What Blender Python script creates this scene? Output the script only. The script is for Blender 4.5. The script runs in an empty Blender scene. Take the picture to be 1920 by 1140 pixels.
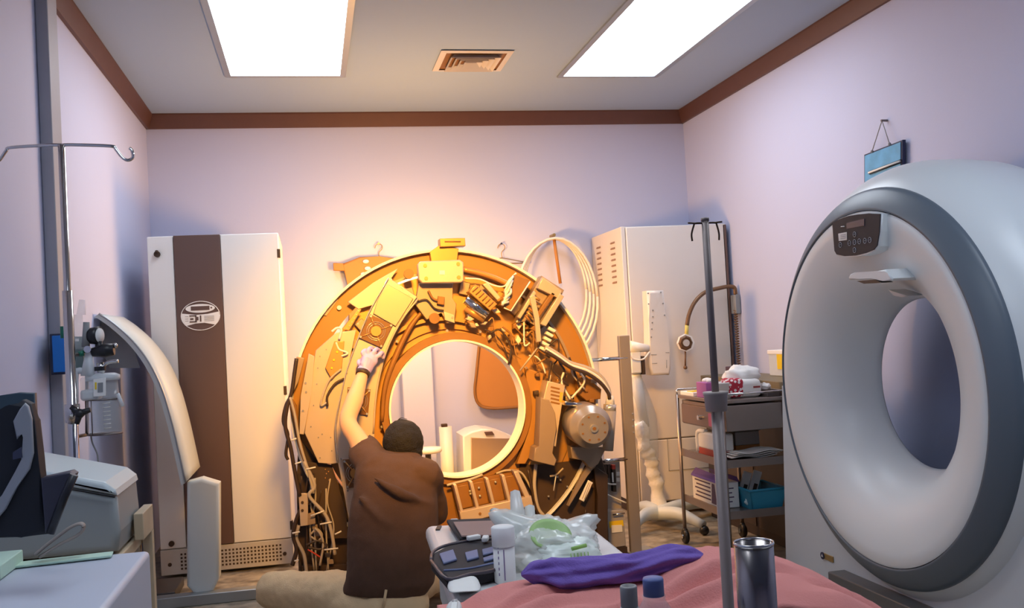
import bpy, bmesh, math, random
from mathutils import Vector, Matrix, noise
random.seed(7)
PI = math.pi
D = bpy.data
COL = bpy.context.scene.collection
S = bpy.context.scene

# ------------------------------------------------------------------ camera
EYE = Vector((0, 0, 1.3)); FPX = 1819.0
YAW, PITCH, ROLL = 0.20459, 0.029686, -0.054871
FW = Vector((math.sin(YAW)*math.cos(PITCH), math.cos(YAW)*math.cos(PITCH), math.sin(PITCH)))
R0 = Vector((math.cos(YAW), -math.sin(YAW), 0)); U0 = R0.cross(FW)
RT = math.cos(ROLL)*R0 + math.sin(ROLL)*U0
UP = -math.sin(ROLL)*R0 + math.cos(ROLL)*U0
cam = D.cameras.new('camera'); camo = D.objects.new('camera', cam); COL.objects.link(camo)
cam.sensor_width = 36; cam.lens = FPX/1920*36; cam.clip_start = .05
camo.matrix_world = Matrix(((RT.x, UP.x, -FW.x, EYE.x), (RT.y, UP.y, -FW.y, EYE.y), (RT.z, UP.z, -FW.z, EYE.z), (0, 0, 0, 1)))
S.camera = camo
# places measured on the photograph: the world point on a plane of known depth / height / side
def ray(x, y): return FW + RT*((x-960)/FPX) - UP*((y-570)/FPX)
def aY(x, y, Y): d = ray(x, y); return EYE + d*(Y/d.y)
def aX(x, y, X): d = ray(x, y); return EYE + d*(X/d.x)
def aZ(x, y, Z): d = ray(x, y); return EYE + d*((Z-1.3)/d.z)

# ------------------------------------------------------------------ world, exposure, lights
S.view_settings.view_transform = 'Standard'; S.view_settings.look = 'None'
S.view_settings.gamma = 1; S.view_settings.use_curve_mapping = False
S.view_settings.exposure = 0.45
w = D.worlds.new('world'); S.world = w; w.use_nodes = True
w.node_tree.nodes['Background'].inputs[0].default_value = (.6, .75, 1, 1)
w.node_tree.nodes['Background'].inputs[1].default_value = .3
PANEL = 5.6
def lamp(name, kind, loc, energy, col, **k):
    l = D.lights.new(name, kind); l.energy = energy; l.color = col
    for a, b in k.items(): setattr(l, a, b)
    o = D.objects.new(name, l); o.location = loc; COL.objects.link(o); return o
def aim(o, t): o.rotation_euler = (Vector(t)-o.location).to_track_quat('-Z', 'Y').to_euler()
WARM = (1, .47, .07)
# added warm lights without fixtures, imitating an orange glow: behind the scanner, over the table
lamp('added_glow_rear', 'POINT', (.66, 6.0, 1.62), 64, (1, .50, .16), shadow_soft_size=.12)
sp = lamp('added_glow_front', 'SPOT', (.35, 2.2, 2.5), 800, WARM, shadow_soft_size=.2, spot_size=math.radians(48), spot_blend=1.0)
aim(sp, (.68, 5.05, 1.25))

# ------------------------------------------------------------------ materials
def lin(c): return tuple((v/12.92 if v <= .04045 else ((v+.055)/1.055)**2.4) for v in (a/255 for a in c))
MATS = {}
def M(name, rgb, rough=.5, metal=0., var=.06, scale=8., bump=0., bscale=60., alpha=1., trans=0., coat=0., emit=0.):
    if name in MATS: return MATS[name]
    m = D.materials.new(name); m.use_nodes = True; nt = m.node_tree; b = nt.nodes['Principled BSDF']
    c = lin(rgb)
    tc = nt.nodes.new('ShaderNodeTexCoord'); nz = nt.nodes.new('ShaderNodeTexNoise'); nz.inputs['Scale'].default_value = scale; nz.inputs['Detail'].default_value = 4
    nt.links.new(tc.outputs['Object'], nz.inputs['Vector'])
    mx = nt.nodes.new('ShaderNodeMix'); mx.data_type = 'RGBA'
    mx.inputs[6].default_value = tuple(v*(1-var) for v in c)+(1,); mx.inputs[7].default_value = tuple(min(1, v*(1+var)) for v in c)+(1,)
    nt.links.new(nz.outputs['Fac'], mx.inputs[0]); nt.links.new(mx.outputs[2], b.inputs['Base Color'])
    b.inputs['Roughness'].default_value = rough; b.inputs['Metallic'].default_value = metal
    b.inputs['Alpha'].default_value = alpha; b.inputs['Transmission Weight'].default_value = trans
    b.inputs['Coat Weight'].default_value = coat
    if emit: b.inputs['Emission Color'].default_value = c+(1,); b.inputs['Emission Strength'].default_value = emit
    if bump:
        n2 = nt.nodes.new('ShaderNodeTexNoise'); n2.inputs['Scale'].default_value = bscale; n2.inputs['Detail'].default_value = 5
        nt.links.new(tc.outputs['Object'], n2.inputs['Vector'])
        bp = nt.nodes.new('ShaderNodeBump'); bp.inputs['Strength'].default_value = bump; bp.inputs['Distance'].default_value = .01
        nt.links.new(n2.outputs['Fac'], bp.inputs['Height']); nt.links.new(bp.outputs['Normal'], b.inputs['Normal'])
    MATS[name] = m; return m
wall_m = M('wall_paint', (190, 196, 224), .7, var=.015, scale=1.5, bump=.04, bscale=90)
ceil_m = M('ceiling_paint', (150, 170, 196), .8, var=.01, scale=1.5)
brown_m = M('brown_wood', (92, 60, 50), .5, var=.1, scale=12)
white_m = M('white_enamel', (226, 226, 224), .35, var=.01, scale=2)
offw_m = M('off_white_plastic', (200, 208, 208), .45, var=.01, scale=3)
gwhite_m = M('scanner_white', (226, 232, 234), .33, var=.005, scale=2)
slate_m = M('slate_band', (96, 108, 120), .4, var=.02, scale=4)
black_m = M('black_plastic', (26, 27, 33), .4, var=.1)
navy_m = M('navy_black', (14, 20, 30), .65, var=.1)
teal_m = M('dark_teal', (52, 72, 84), .4, var=.05)
grey_m = M('mid_grey', (138, 140, 142), .5, var=.04)
steel_m = M('steel', (176, 172, 172), .28, 1., var=.06, scale=5)
dsteel_m = M('dull_steel', (120, 112, 110), .4, 1., var=.08, scale=6)
chrome_m = M('chrome', (210, 208, 206), .12, 1., var=.02)
alu_m = M('aluminium', (170, 176, 178), .4, .8, var=.04)
tan_m = M('tan_plate', (196, 176, 156), .42, .25, var=.05, scale=9)
tan2_m = M('tan_plate_dark', (160, 138, 116), .45, .3, var=.07, scale=9)
band_m = M('band_glow_tint', (168, 120, 58), .5, .1, var=.05, scale=6)  # amber carries the orange glow, mixed into the band's base colour
dark_m = M('dark_glow_tint', (140, 96, 44), .5, .1, var=.2, scale=14)  # dark parts lifted to orange: the glow is put into the base colour
vdark_m = M('very_dark_brown', (60, 42, 28), .55, var=.2, scale=10)
glow_amber_m = M('housing_glow_tint', (190, 140, 78), .38, .4, var=.08, scale=12)  # housing colour shifted to amber to hold the warm glow
cable_m = M('black_cable', (60, 44, 34), .45, var=.1)
gcable_m = M('grey_cable', (176, 164, 150), .45, var=.06)
wcable_m = M('white_cable', (226, 222, 214), .45, var=.03)
bolt_m = M('bolt_metal', (214, 208, 196), .25, .7, var=.04)
yellow_m = M('yellow_label', (238, 200, 30), .5, var=.02)
red_m = M('red_tip', (206, 70, 50), .5)
paper_m = M('paper_white', (238, 236, 232), .7, var=.02)
shirt_m = M('shirt_cloth', (82, 58, 44), .85, var=.12, scale=30, bump=.3, bscale=300)  # navy shirt turned brown, warm glare put into its base colour
khaki_m = M('khaki_cloth', (224, 196, 152), .85, var=.06, scale=20, bump=.3, bscale=260)
skin_m = M('skin', (222, 176, 140), .5, var=.03)
hair_m = M('black_hair', (20, 15, 13), .75, var=.3, scale=60, bump=.8, bscale=180)
glove_m = M('lilac_glove', (190, 172, 228), .5, var=.03, bump=.15, bscale=80)
pink_m = M('salmon_cloth', (224, 142, 134), .9, var=.03, scale=5, bump=.25, bscale=240)
purple_m = M('purple_cloth', (118, 92, 176), .85, var=.06, scale=9, bump=.25, bscale=200)
bag_m = M('bag_film', (246, 248, 240), .25, var=.02, alpha=.6, coat=.3)
lime_m = M('lime_green', (150, 196, 96), .5)
mint_m = M('mint_sheet', (190, 220, 200), .8)
blue_m = M('blue_box', (24, 120, 210), .45, var=.03)
sky_m = M('sky_print', (96, 170, 214), .3, var=.35, scale=14, coat=.4)
navyf_m = M('navy_frame', (24, 34, 70), .4)
clear_m = M('clear_plastic', (235, 240, 242), .12, alpha=.24, coat=.5)
milky_m = M('milky_plastic', (228, 234, 238), .35, alpha=.7)
glass_m = M('pane', (190, 200, 205), .1, alpha=.3)
wood_m = M('pale_wood', (196, 176, 146), .55, var=.12, scale=16)
rubber_m = M('rubber', (30, 28, 28), .4, var=.1)
ltpurp_m = M('lilac_card', (172, 100, 170), .6)
dkpurp_m = M('violet_card', (86, 60, 142), .6)
rose_m = M('rose_card', (196, 50, 76), .6)
bluebin_m = M('blue_bin', (50, 150, 184), .35, alpha=.8)
amber_m = M('amber_plastic', (190, 120, 50), .4)
case_m = M('black_case', (34, 31, 36), .75, var=.1)
foam_m = M('blue_grey_foam', (112, 122, 158), .6)
mauve_m = M('mauve_card', (150, 122, 116), .6)
bluecap_m = M('blue_cap', (98, 112, 170), .45)
strap_m = M('beige_strap', (150, 140, 132), .6)
green_m = M('green_part', (26, 120, 96), .4)
pinkcard_m = M('pink_card', (214, 110, 130), .6)
screen_m = M('screen_grey', (60, 64, 84), .25)
brass_m = M('brass', (168, 140, 90), .35, .8)
apron_m = M('amber_apron', (176, 120, 56), .6, var=.05)
wallcab_m = M('cream_panel', (216, 210, 204), .4, var=.02)
graph_m = M('graphite_stripe', (94, 72, 66), .45, var=.04, scale=3)
disp_m = D.materials.new('diffuser_glow'); disp_m.use_nodes = True
_b = disp_m.node_tree.nodes['Principled BSDF']; _b.inputs['Emission Color'].default_value = (.78, .88, 1, 1); _b.inputs['Emission Strength'].default_value = PANEL
# floor: speckled stone vinyl
fl_m = D.materials.new('floor_vinyl'); fl_m.use_nodes = True; _n = fl_m.node_tree
_b = _n.nodes['Principled BSDF']; _b.inputs['Roughness'].default_value = .32
_t = _n.nodes.new('ShaderNodeTexCoord'); _v = _n.nodes.new('ShaderNodeTexVoronoi'); _v.inputs['Scale'].default_value = 26
_z = _n.nodes.new('ShaderNodeTexNoise'); _z.inputs['Scale'].default_value = 14; _z.inputs['Detail'].default_value = 8
_n.links.new(_t.outputs['Object'], _z.inputs['Vector']); _n.links.new(_z.outputs['Color'], _v.inputs['Vector'])
_r = _n.nodes.new('ShaderNodeValToRGB'); _r.color_ramp.elements[0].position = .3; _r.color_ramp.elements[0].color = lin((92, 84, 72))+(1,)
_r.color_ramp.elements[1].position = .68; _r.color_ramp.elements[1].color = lin((178, 166, 146))+(1,)
_n.links.new(_z.outputs['Fac'], _r.inputs[0]); _n.links.new(_r.outputs[0], _b.inputs['Base Color'])

# ------------------------------------------------------------------ builders
def V(*a): return Vector(a)
def smooth_path(pts, n=6):
    pts = [Vector(p) for p in pts]
    if len(pts) < 3: return pts
    out = []
    P = [pts[0]*2-pts[1]] + pts + [pts[-1]*2-pts[-2]]
    for i in range(1, len(P)-2):
        p0, p1, p2, p3 = P[i-1:i+3]
        for k in range(n):
            t = k/n
            out.append(.5*((2*p1)+(p2-p0)*t+(2*p0-5*p1+4*p2-p3)*t*t+(3*p1-p0-3*p2+p3)*t**3))
    out.append(pts[-1]); return out
def mixr(a, b, t):
    if isinstance(a, tuple) or isinstance(b, tuple):
        a = a if isinstance(a, tuple) else (a, a); b = b if isinstance(b, tuple) else (b, b)
        return (a[0]+(b[0]-a[0])*t, a[1]+(b[1]-a[1])*t)
    return a+(b-a)*t
class MB:
    def __init__(s): s.bm = bmesh.new(); s.mats = []; s.mi = 0
    def use(s, m):
        if m not in s.mats: s.mats.append(m)
        s.mi = s.mats.index(m); return s
    def face(s, vs, sm=False):
        try: f = s.bm.faces.new(vs)
        except ValueError: return None
        f.material_index = s.mi; f.smooth = sm; return f
    def box(s, a, b, bev=0., seg=2):
        x0, y0, z0 = [min(a[i], b[i]) for i in range(3)]; x1, y1, z1 = [max(a[i], b[i]) for i in range(3)]
        return s.hexa([V(x0, y0, z0), V(x1, y0, z0), V(x1, y1, z0), V(x0, y1, z0), V(x0, y0, z1), V(x1, y0, z1), V(x1, y1, z1), V(x0, y1, z1)], bev, seg)
    def hexa(s, c, bev=0., seg=2):
        v = [s.bm.verts.new(p) for p in c]
        fs = [s.face([v[i] for i in q]) for q in ((3, 2, 1, 0), (4, 5, 6, 7), (0, 1, 5, 4), (1, 2, 6, 5), (2, 3, 7, 6), (3, 0, 4, 7))]
        if bev:
            es = list({e for f in fs for e in f.edges})
            r = bmesh.ops.bevel(s.bm, geom=es, offset=bev, segments=seg, affect='EDGES', profile=.5)
            for f in r['faces']: f.material_index = s.mi; f.smooth = True
        return s
    def obox(s, c, dims, M3, bev=0., seg=2):   # oriented box
        c = Vector(c); hx, hy, hz = [d/2 for d in dims]
        L = [(-hx, -hy, -hz), (hx, -hy, -hz), (hx, hy, -hz), (-hx, hy, -hz), (-hx, -hy, hz), (hx, -hy, hz), (hx, hy, hz), (-hx, hy, hz)]
        return s.hexa([c + M3 @ Vector(p) for p in L], bev, seg)
    def prism(s, pts, d, bev=0., seg=2):       # polygon pushed along the vector d
        pts = [Vector(p) for p in pts]; d = Vector(d)
        n = len(pts)
        a = [s.bm.verts.new(p) for p in pts]; b = [s.bm.verts.new(p+d) for p in pts]
        fs = [s.face(a), s.face(b[::-1])]
        for i in range(n): fs.append(s.face([a[(i+1) % n], a[i], b[i], b[(i+1) % n]]))
        fs = [f for f in fs if f]
        if bev:
            es = list(fs[0].edges)+list(fs[1].edges)
            r = bmesh.ops.bevel(s.bm, geom=es, offset=bev, segments=seg, affect='EDGES', profile=.5)
            for f in r['faces']: f.material_index = s.mi; f.smooth = True
        return s
    def tube(s, pts, r, n=10, sm=0, cap=True, flat=None):
        pts = smooth_path(pts, sm) if sm else [Vector(p) for p in pts]
        N = len(pts); rs = r if isinstance(r, (list, tuple)) else None
        def rad(i):
            if rs is None: return r
            t = i/(N-1)*(len(rs)-1); k = min(int(t), len(rs)-2); return mixr(rs[k], rs[k+1], t-k)
        up = None; rings = []
        for i in range(N):
            t = (pts[min(i+1, N-1)]-pts[max(i-1, 0)])
            t = t.normalized() if t.length > 1e-9 else V(0, 0, 1)
            if up is None: up = t.orthogonal().normalized()
            else:
                up = up - t*up.dot(t); up = up.normalized() if up.length > 1e-6 else t.orthogonal().normalized()
            if flat is not None:
                u2 = Vector(flat) - t*Vector(flat).dot(t); u = u2.normalized()
            else: u = up
            sd = t.cross(u); q = rad(i)
            if isinstance(q, tuple): ra, rb = q
            else: ra = rb = q
            rings.append([s.bm.verts.new(pts[i]+u*(ra*math.cos(2*PI*k/n))+sd*(rb*math.sin(2*PI*k/n))) for k in range(n)])
        for a, b in zip(rings, rings[1:]):
            for k in range(n): s.face([a[k], a[(k+1) % n], b[(k+1) % n], b[k]], True)
        if cap: s.face(rings[0][::-1]); s.face(rings[-1])
        return s
    def loft(s, secs, n=20, cap=True):       # secs: (centre, axisA, axisB) half-axis vectors
        rings = [[s.bm.verts.new(Vector(c)+Vector(a)*math.cos(2*PI*k/n)+Vector(b)*math.sin(2*PI*k/n)) for k in range(n)] for c, a, b in secs]
        for p, q in zip(rings, rings[1:]):
            for k in range(n): s.face([p[k], p[(k+1) % n], q[(k+1) % n], q[k]], True)
        if cap: s.face(rings[0][::-1]); s.face(rings[-1])
        return s
    def lathe(s, o, ax, prof, n=32, a0=0., a1=2*PI, sm=True, closed=False):   # prof: (radius, along axis)
        o = Vector(o); ax = Vector(ax).normalized(); u = ax.orthogonal().normalized()
        if abs(ax.z) < .5: u = (V(0, 0, 1)-ax*ax.z).normalized()
        w_ = ax.cross(u); full = abs(a1-a0-2*PI) < 1e-6; K = n if full else n+1
        rings = []
        for r, h in prof:
            rings.append([s.bm.verts.new(o+ax*h+(u*math.cos(a0+(a1-a0)*k/n)+w_*math.sin(a0+(a1-a0)*k/n))*max(r, 1e-5)) for k in range(K)])
        prs = list(zip(rings, rings[1:]))+([(rings[-1], rings[0])] if closed else [])
        for a, b in prs:
            for k in range(n if full else n): s.face([a[k], a[(k+1) % K], b[(k+1) % K], b[k]], sm)
        return s
    def disc(s, o, ax, r, h, n=16):          # a short solid cylinder
        return s.lathe(o, ax, [(0, 0), (r, 0), (r, h), (0, h)], n, sm=False)
    def ball(s, c, r, sc=(1, 1, 1), seg=14, M3=None):
        c = Vector(c); g = bmesh.ops.create_uvsphere(s.bm, u_segments=seg, v_segments=max(6, seg*2//3), radius=r)
        for v in g['verts']:
            p = Vector((v.co.x*sc[0], v.co.y*sc[1], v.co.z*sc[2])); v.co = c+(M3 @ p if M3 else p)
        for f in {f for v in g['verts'] for f in v.link_faces}: f.material_index = s.mi; f.smooth = True
        return s
    def build(s, name, mat=None, root=None, remesh=0., smooth=0):
        bm = s.bm
        bmesh.ops.remove_doubles(bm, verts=bm.verts, dist=1e-5)
        bmesh.ops.recalc_face_normals(bm, faces=bm.faces)
        org = None
        if root is not None:
            off = WORLD[root.name]
        else:
            xs = [v.co for v in bm.verts]; off = V((min(v.x for v in xs)+max(v.x for v in xs))/2, (min(v.y for v in xs)+max(v.y for v in xs))/2, min(v.z for v in xs))
        bmesh.ops.translate(bm, verts=bm.verts, vec=-off)
        me = D.meshes.new(name); bm.to_mesh(me); bm.free()
        ms = s.mats or [mat]
        for m in ms: me.materials.append(m)
        o = D.objects.new(name, me); COL.objects.link(o)
        if root is not None: o.parent = root; WORLD[o.name] = off.copy()
        else: o.location = off; WORLD[o.name] = off.copy()
        if remesh:
            r = o.modifiers.new('remesh', 'REMESH'); r.mode = 'VOXEL'; r.voxel_size = remesh; r.use_smooth_shade = True
            if smooth: q = o.modifiers.new('smooth', 'SMOOTH'); q.iterations = smooth; q.factor = .6
        return o
WORLD = {}
def thing(name, label, cat, loc, group=None):
    o = D.objects.new(name, None); COL.objects.link(o); o.location = loc; o.empty_display_size = .05
    o['label'] = label; o['category'] = cat
    if group: o['group'] = group
    WORLD[o.name] = Vector(loc); return o
def tag(o, label, cat, group=None, kind=None):
    o['label'] = label; o['category'] = cat
    if group: o['group'] = group
    if kind: o['kind'] = kind
    return o
def struct(o): o['kind'] = 'structure'; return o
def mb(m=None):
    b = MB()
    if m: b.use(m)
    return b

# ------------------------------------------------------------------ the room
XL, XR, YB, ZC, YF = -1.06, 2.90, 7.06, 2.95, -1.6
struct(mb(fl_m).box((XL-.2, YF, -.1), (XR+.2, YB+.2, 0)).build('floor'))
struct(mb(ceil_m).box((XL-.2, YF, ZC), (XR+.2, YB+.2, ZC+.1)).build('ceiling'))
struct(mb(wall_m).box((XL-.12, YF, 0), (XL, YB, ZC)).build('wall_left'))
struct(mb(wall_m).box((XR, YF, 0), (XR+.12, YB, ZC)).build('wall_right'))
struct(mb(wall_m).box((XL-.12, YB, 0), (XR+.12, YB+.12, ZC)).build('wall_back'))
struct(mb(wall_m).box((XL-.12, YF-.12, 0), (XR+.12, YF, ZC)).build('wall_front'))
ch, cd = .10, .05
struct(mb(brown_m).prism([(XL, YB, ZC), (XL, YB, ZC-ch), (XL, YB-.02, ZC-ch), (XL, YB-cd, ZC-.01), (XL, YB-cd, ZC)], (XR-XL, 0, 0)).build('trim_1'))
struct(mb(brown_m).prism([(XL, YF, ZC), (XL, YF, ZC-ch), (XL+.02, YF, ZC-ch), (XL+cd, YF, ZC-.01), (XL+cd, YF, ZC)], (0, YB-YF, 0)).build('trim_2'))
struct(mb(brown_m).prism([(XR, YF, ZC), (XR, YF, ZC-ch), (XR-.02, YF, ZC-ch), (XR-cd, YF, ZC-.01), (XR-cd, YF, ZC)], (0, YB-YF, 0)).build('trim_3'))
# vertical conduit duct on the left wall
struct(mb(M('duct_grey', (160, 162, 172), .5)).box((XL, 4.28, 0), (XL+.05, 4.44, ZC), .006).build('trim_4'))
def ceiling_light(x0, x1, y0, y1, label):
    t = thing('ceiling_light', label, 'ceiling light', ((x0+x1)/2, (y0+y1)/2, ZC), 'ceiling light panels')
    f = .035
    b = mb(alu_m)
    for a, c in (((x0-f, y0-f), (x1+f, y0)), ((x0-f, y1), (x1+f, y1+f)), ((x0-f, y0), (x0, y1)), ((x1, y0), (x1+f, y1))):
        b.box((a[0], a[1], ZC-.012), (c[0], c[1], ZC))
    b.build('frame', None, t)
    mb(disp_m).box((x0, y0, ZC-.006), (x1, y1, ZC-.001)).build('diffuser', None, t)
ceiling_light(-.405, .245, 4.56, 6.01, 'white glowing rectangular ceiling panel left of the air vent')
ceiling_light(1.67, 2.29, 4.56, 6.02, 'white glowing rectangular ceiling panel right of the air vent, towards the blue sign')
ceiling_light(-.405, .245, 1.2, 2.45, 'unseen ceiling panel added overhead on the left for fill light, nearest the camera')  # this pair is added out of view to raise the ambient light
ceiling_light(1.67, 2.29, 1.2, 2.45, 'unseen ceiling panel added overhead on the right for fill light, nearest the camera')
# air vent
vx, vy = 1.02, 5.70
t = thing('ceiling_vent', 'square beige ceiling air vent with nested louvre rings between two light panels', 'air vent', (vx, vy, ZC))
cvent = M('vent_paint', (196, 190, 184), .5); vback = M('vent_back', (120, 78, 30), .6)
def sqring(b, h0, h1, z0, z1):
    for sx, sy in ((0, -1), (0, 1), (-1, 0), (1, 0)):
        if sx == 0: pts = [(vx-h0, vy+sy*h0, z0), (vx+h0, vy+sy*h0, z0), (vx+h1, vy+sy*h1, z1), (vx-h1, vy+sy*h1, z1)]
        else: pts = [(vx+sx*h0, vy-h0, z0), (vx+sx*h0, vy+h0, z0), (vx+sx*h1, vy+h1, z1), (vx+sx*h1, vy-h1, z1)]
        b.prism(pts, (0, 0, .003))
b = mb(vback).box((vx-.2, vy-.2, ZC-.004), (vx+.2, vy+.2, ZC-.001)); b.build('vent_throat', None, t)
b = mb(cvent); sqring(b, .215, .180, ZC-.008, ZC-.012); b.build('outer_frame', None, t)
for k in range(4):
    b = mb(cvent); h = .150-.032*k; sqring(b, h, h-.022, ZC-.03, ZC-.008); b.build('louvre', None, t)

# ------------------------------------------------------------------ left cabinet
cx0, cx1, cy0, cy1, ctop = -.910, -.168, 5.90, 6.72, 1.972
t = thing('control_cabinet', 'tall white cabinet with a dark brown vertical stripe and an oval display badge', 'cabinet', ((cx0+cx1)/2, (cy0+cy1)/2, 0))
mb(white_m).box((cx0, cy0+.02, .04), (cx1, cy1, ctop), .006).build('body', None, t)
mb(white_m).box((cx0+.002, cy0, .17), (-.765, cy0+.022, ctop-.003), .004).build('door_panel', None, t)
mb(white_m).box((-.500, cy0, .17), (cx1-.002, cy0+.022, ctop-.003), .004).build('door_panel', None, t)
st = mb(graph_m).box((-.763, cy0-.006, .17), (-.502, cy0+.018, ctop-.001), .003).build('stripe_panel', None, t)
# perforated plinth
b = mb(M('plinth_grey', (188, 184, 178), .5)).box((cx0, cy0, .02), (cx1, cy0+.02, .165), .003)
b.use(vdark_m)
for i in range(28):
    for j in range(5):
        x = -.800+i*.0205; z = .045+j*.0205
        b.box((x, cy0-.0015, z), (x+.011, cy0+.002, z+.011))
for x in (cx0+.05, cx1-.05): b.disc((x, cy0, .08), (0, -1, 0), .011, .004, 10)
b.build('vent_plinth', None, t)
# badge
bc = aY(376, 592, cy0-.008); ex, ez = .108, .084
def ell(cx, cz, rx, rz, y, n=40, a0=0, a1=2*PI): return [(cx+rx*math.cos(a0+(a1-a0)*k/n), y, cz+rz*math.sin(a0+(a1-a0)*k/n)) for k in range(n if abs(a1-a0-2*PI) < 1e-6 else n+1)]
bd = mb(paper_m)
bd.tube(ell(bc.x, bc.z, ex, ez, cy0-.008)+[ell(bc.x, bc.z, ex, ez, cy0-.008)[0]], .0022, 6)
bd.build('badge_rim', None, t)
b = mb(paper_m).prism(ell(bc.x, bc.z+.043, .082, .025, cy0-.0065), (0, -.003, 0))
b.use(graph_m).box((bc.x-.052, cy0-.011, bc.z+.032), (bc.x+.052, cy0-.009, bc.z+.056)); b.disc((bc.x+.062, cy0-.0095, bc.z+.044), (0, -1, 0), .005, .002, 8)
b.build('display', None, t)
pts = [(bc.x+ex*math.cos(a)*.98, cy0-.0065, bc.z+ez*math.sin(a)*.98) for a in [math.radians(d) for d in (168, 180, 195, 210, 222)]]
pts += [(bc.x-.03, cy0-.0065, bc.z-.044), (bc.x+.02, cy0-.0065, bc.z-.042)]
pts += [(bc.x+ex*math.cos(a)*.98, cy0-.0065, bc.z+ez*math.sin(a)*.98) for a in [math.radians(d) for d in (-42, -30, -15, 0, 14)]]
pts += [(bc.x+.04, cy0-.0065, bc.z+.009), (bc.x-.02, cy0-.0065, bc.z+.006)]
b = mb(paper_m).prism(pts, (0, -.003, 0)); b.use(graph_m); y = cy0-.0097
for x0, x1, z0, z1 in ((-.062, -.025, -.002, .005), (-.062, -.025, -.037, -.030), (-.030, -.022, -.037, .005), (-.058, -.040, -.022, -.012), (-.022, -.012, -.026, -.006), (-.004, .004, -.034, .002)):
    b.box((bc.x+x0, y-.002, bc.z+z0), (bc.x+x1, y, bc.z+z1))
for k in range(3): b.box((bc.x-.086, y-.001, bc.z-.003-.013*k), (bc.x-.068, y, bc.z-.001-.013*k))
b.use(grey_m)
for k in range(5): b.box((bc.x+.02, y-.001, bc.z-.002-.007*k), (bc.x+.075, y, bc.z-.004-.007*k))
b.build('badge_label', None, t)
p = aY(295, 477, cy0); b = mb(vdark_m).disc(p, (0, -1, 0), .018, .018, 16).ball(p+V(0, -.02, .014), .01); b.build('knob', None, t)
p = aY(322, 1019, cy0); mb(vdark_m).disc(p, (0, -1, 0), .016, .016, 16).build('knob', None, t)
for px, py in ((523, 475), (536, 732), (545, 985)):
    p = aY(px, py, cy0); mb(vdark_m).box((cx1-.012, cy0-.004, p.z-.026), (cx1+.006, cy0+.03, p.z+.026), .002).build('hinge', None, t)

# ------------------------------------------------------------------ right cabinet
rx0, rx1, ry0, ry1, rt = 2.100, 2.880, 6.32, 7.04, 1.985
t = thing('equipment_cabinet', 'tall cream cabinet in the back right corner with side louvres', 'cabinet', ((rx0+rx1)/2, (ry0+ry1)/2, 0))
b = mb(wallcab_m).box((rx0, ry0+.03, .09), (rx1, ry1, rt), .006).build('body', None, t)
mb(wallcab_m).box((rx0, ry0+.008, .10), (rx0+.03, ry0+.04, rt), .004).build('side_trim', None, t)
mb(wallcab_m).box((rx0+.034, ry0, .52), (rx1-.03, ry0+.034, rt-.004), .008).build('door', None, t)
b = mb(wallcab_m).box((rx0+.034, ry0, .10), (rx1-.03, ry0+.034, .514), .005)
b.use(grey_m)
zA = aY(1300, 925, ry0).z
b.box((2.34, ry0-.003, .30), (2.70, ry0+.001, .303)); b.box((2.34, ry0-.003, .30), (2.343, ry0+.001, .515))
b.build('lower_panel', None, t)
mb(graph_m).box((rx1-.026, ry0, .10), (rx1-.010, ry0+.034, rt-.01), .003).build('edge_trim', None, t)
mb(vdark_m).box((rx0+.02, ry0+.05, .0), (rx1-.02, ry1-.02, .09)).build('plinth', None, t)
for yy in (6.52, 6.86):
    b = mb(M('louvre_brown', (150, 120, 100), .6))  # slats in a darker brown than the cabinet side
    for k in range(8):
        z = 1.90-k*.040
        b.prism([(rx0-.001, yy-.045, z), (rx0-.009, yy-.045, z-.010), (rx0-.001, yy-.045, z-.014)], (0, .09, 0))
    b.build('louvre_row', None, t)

# ------------------------------------------------------------------ open scanner (centre)
GY = 5.10
gc = V(.689, GY, .948)
t = gan = thing('open_ct_scanner', 'stripped CT scanner standing open with its ring of electronics and cables exposed', 'scanner', (.70, 5.3, 0))
def g(x, y, Y=GY): return aY(x, y, Y)
def ring(b, c, r0, r1, ya, yb, n=96, a0=0., a1=2*PI): b.lathe((c.x, ya, c.z), (0, 1, 0), [(r0, 0), (r1, 0), (r1, yb-ya), (r0, yb-ya)], n, a0, a1, False, closed=True)
b = mb(paper_m); ring(b, gc, .803, .816, GY-.01, GY+.42); b.build('outer_rim', None, t)
b = mb(band_m); ring(b, gc, .70, .802, GY+.04, GY+.40); b.build('stator_drum', None, t)
b = mb(tan2_m); ring(b, gc, .690, .704, GY+.0, GY+.06, a0=-.6, a1=1.4); b.build('rotor_lip', None, t)
rc = V(.70, GY, .94)
b = mb(glow_amber_m); ring(b, rc, .40, .69, GY+.03, GY+.12); b.build('rotor_plate', None, t)
bc_ = V(.730, GY-.05, .920)
b = mb(dark_m); ring(b, bc_, .363, .400, GY-.03, GY+.13); b.build('bore_bearing', None, t)
b = mb(glow_amber_m); ring(b, bc_, .362, .47, GY+.05, GY+.10); b.build('bearing_flange', None, t)
b = mb(paper_m); ring(b, bc_, .351, .361, GY-.055, GY+.09); b.build('bore_tube', None, t)
b = mb(glow_amber_m); ring(b, V(.66, GY, .93), .455, .475, GY-.01, GY+.04, a0=2.2+2.6, a1=2*PI+.3)
b.build('guide_rail', None, t)
def plate(name, pts, Y, th, m, bev=.003, bolts=(), bm_=bolt_m, br=.0055, fn=None):
    b = mb(m).prism([g(x, y, Y) for x, y in pts], (0, th, 0), bev)
    b.use(bm_)
    for x, y in bolts: b.disc(g(x, y, Y)+V(0, .002, 0), (0, -1, 0), br, .007, 10)
    if fn: fn(b)
    return b.build(name, None, t)
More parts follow.
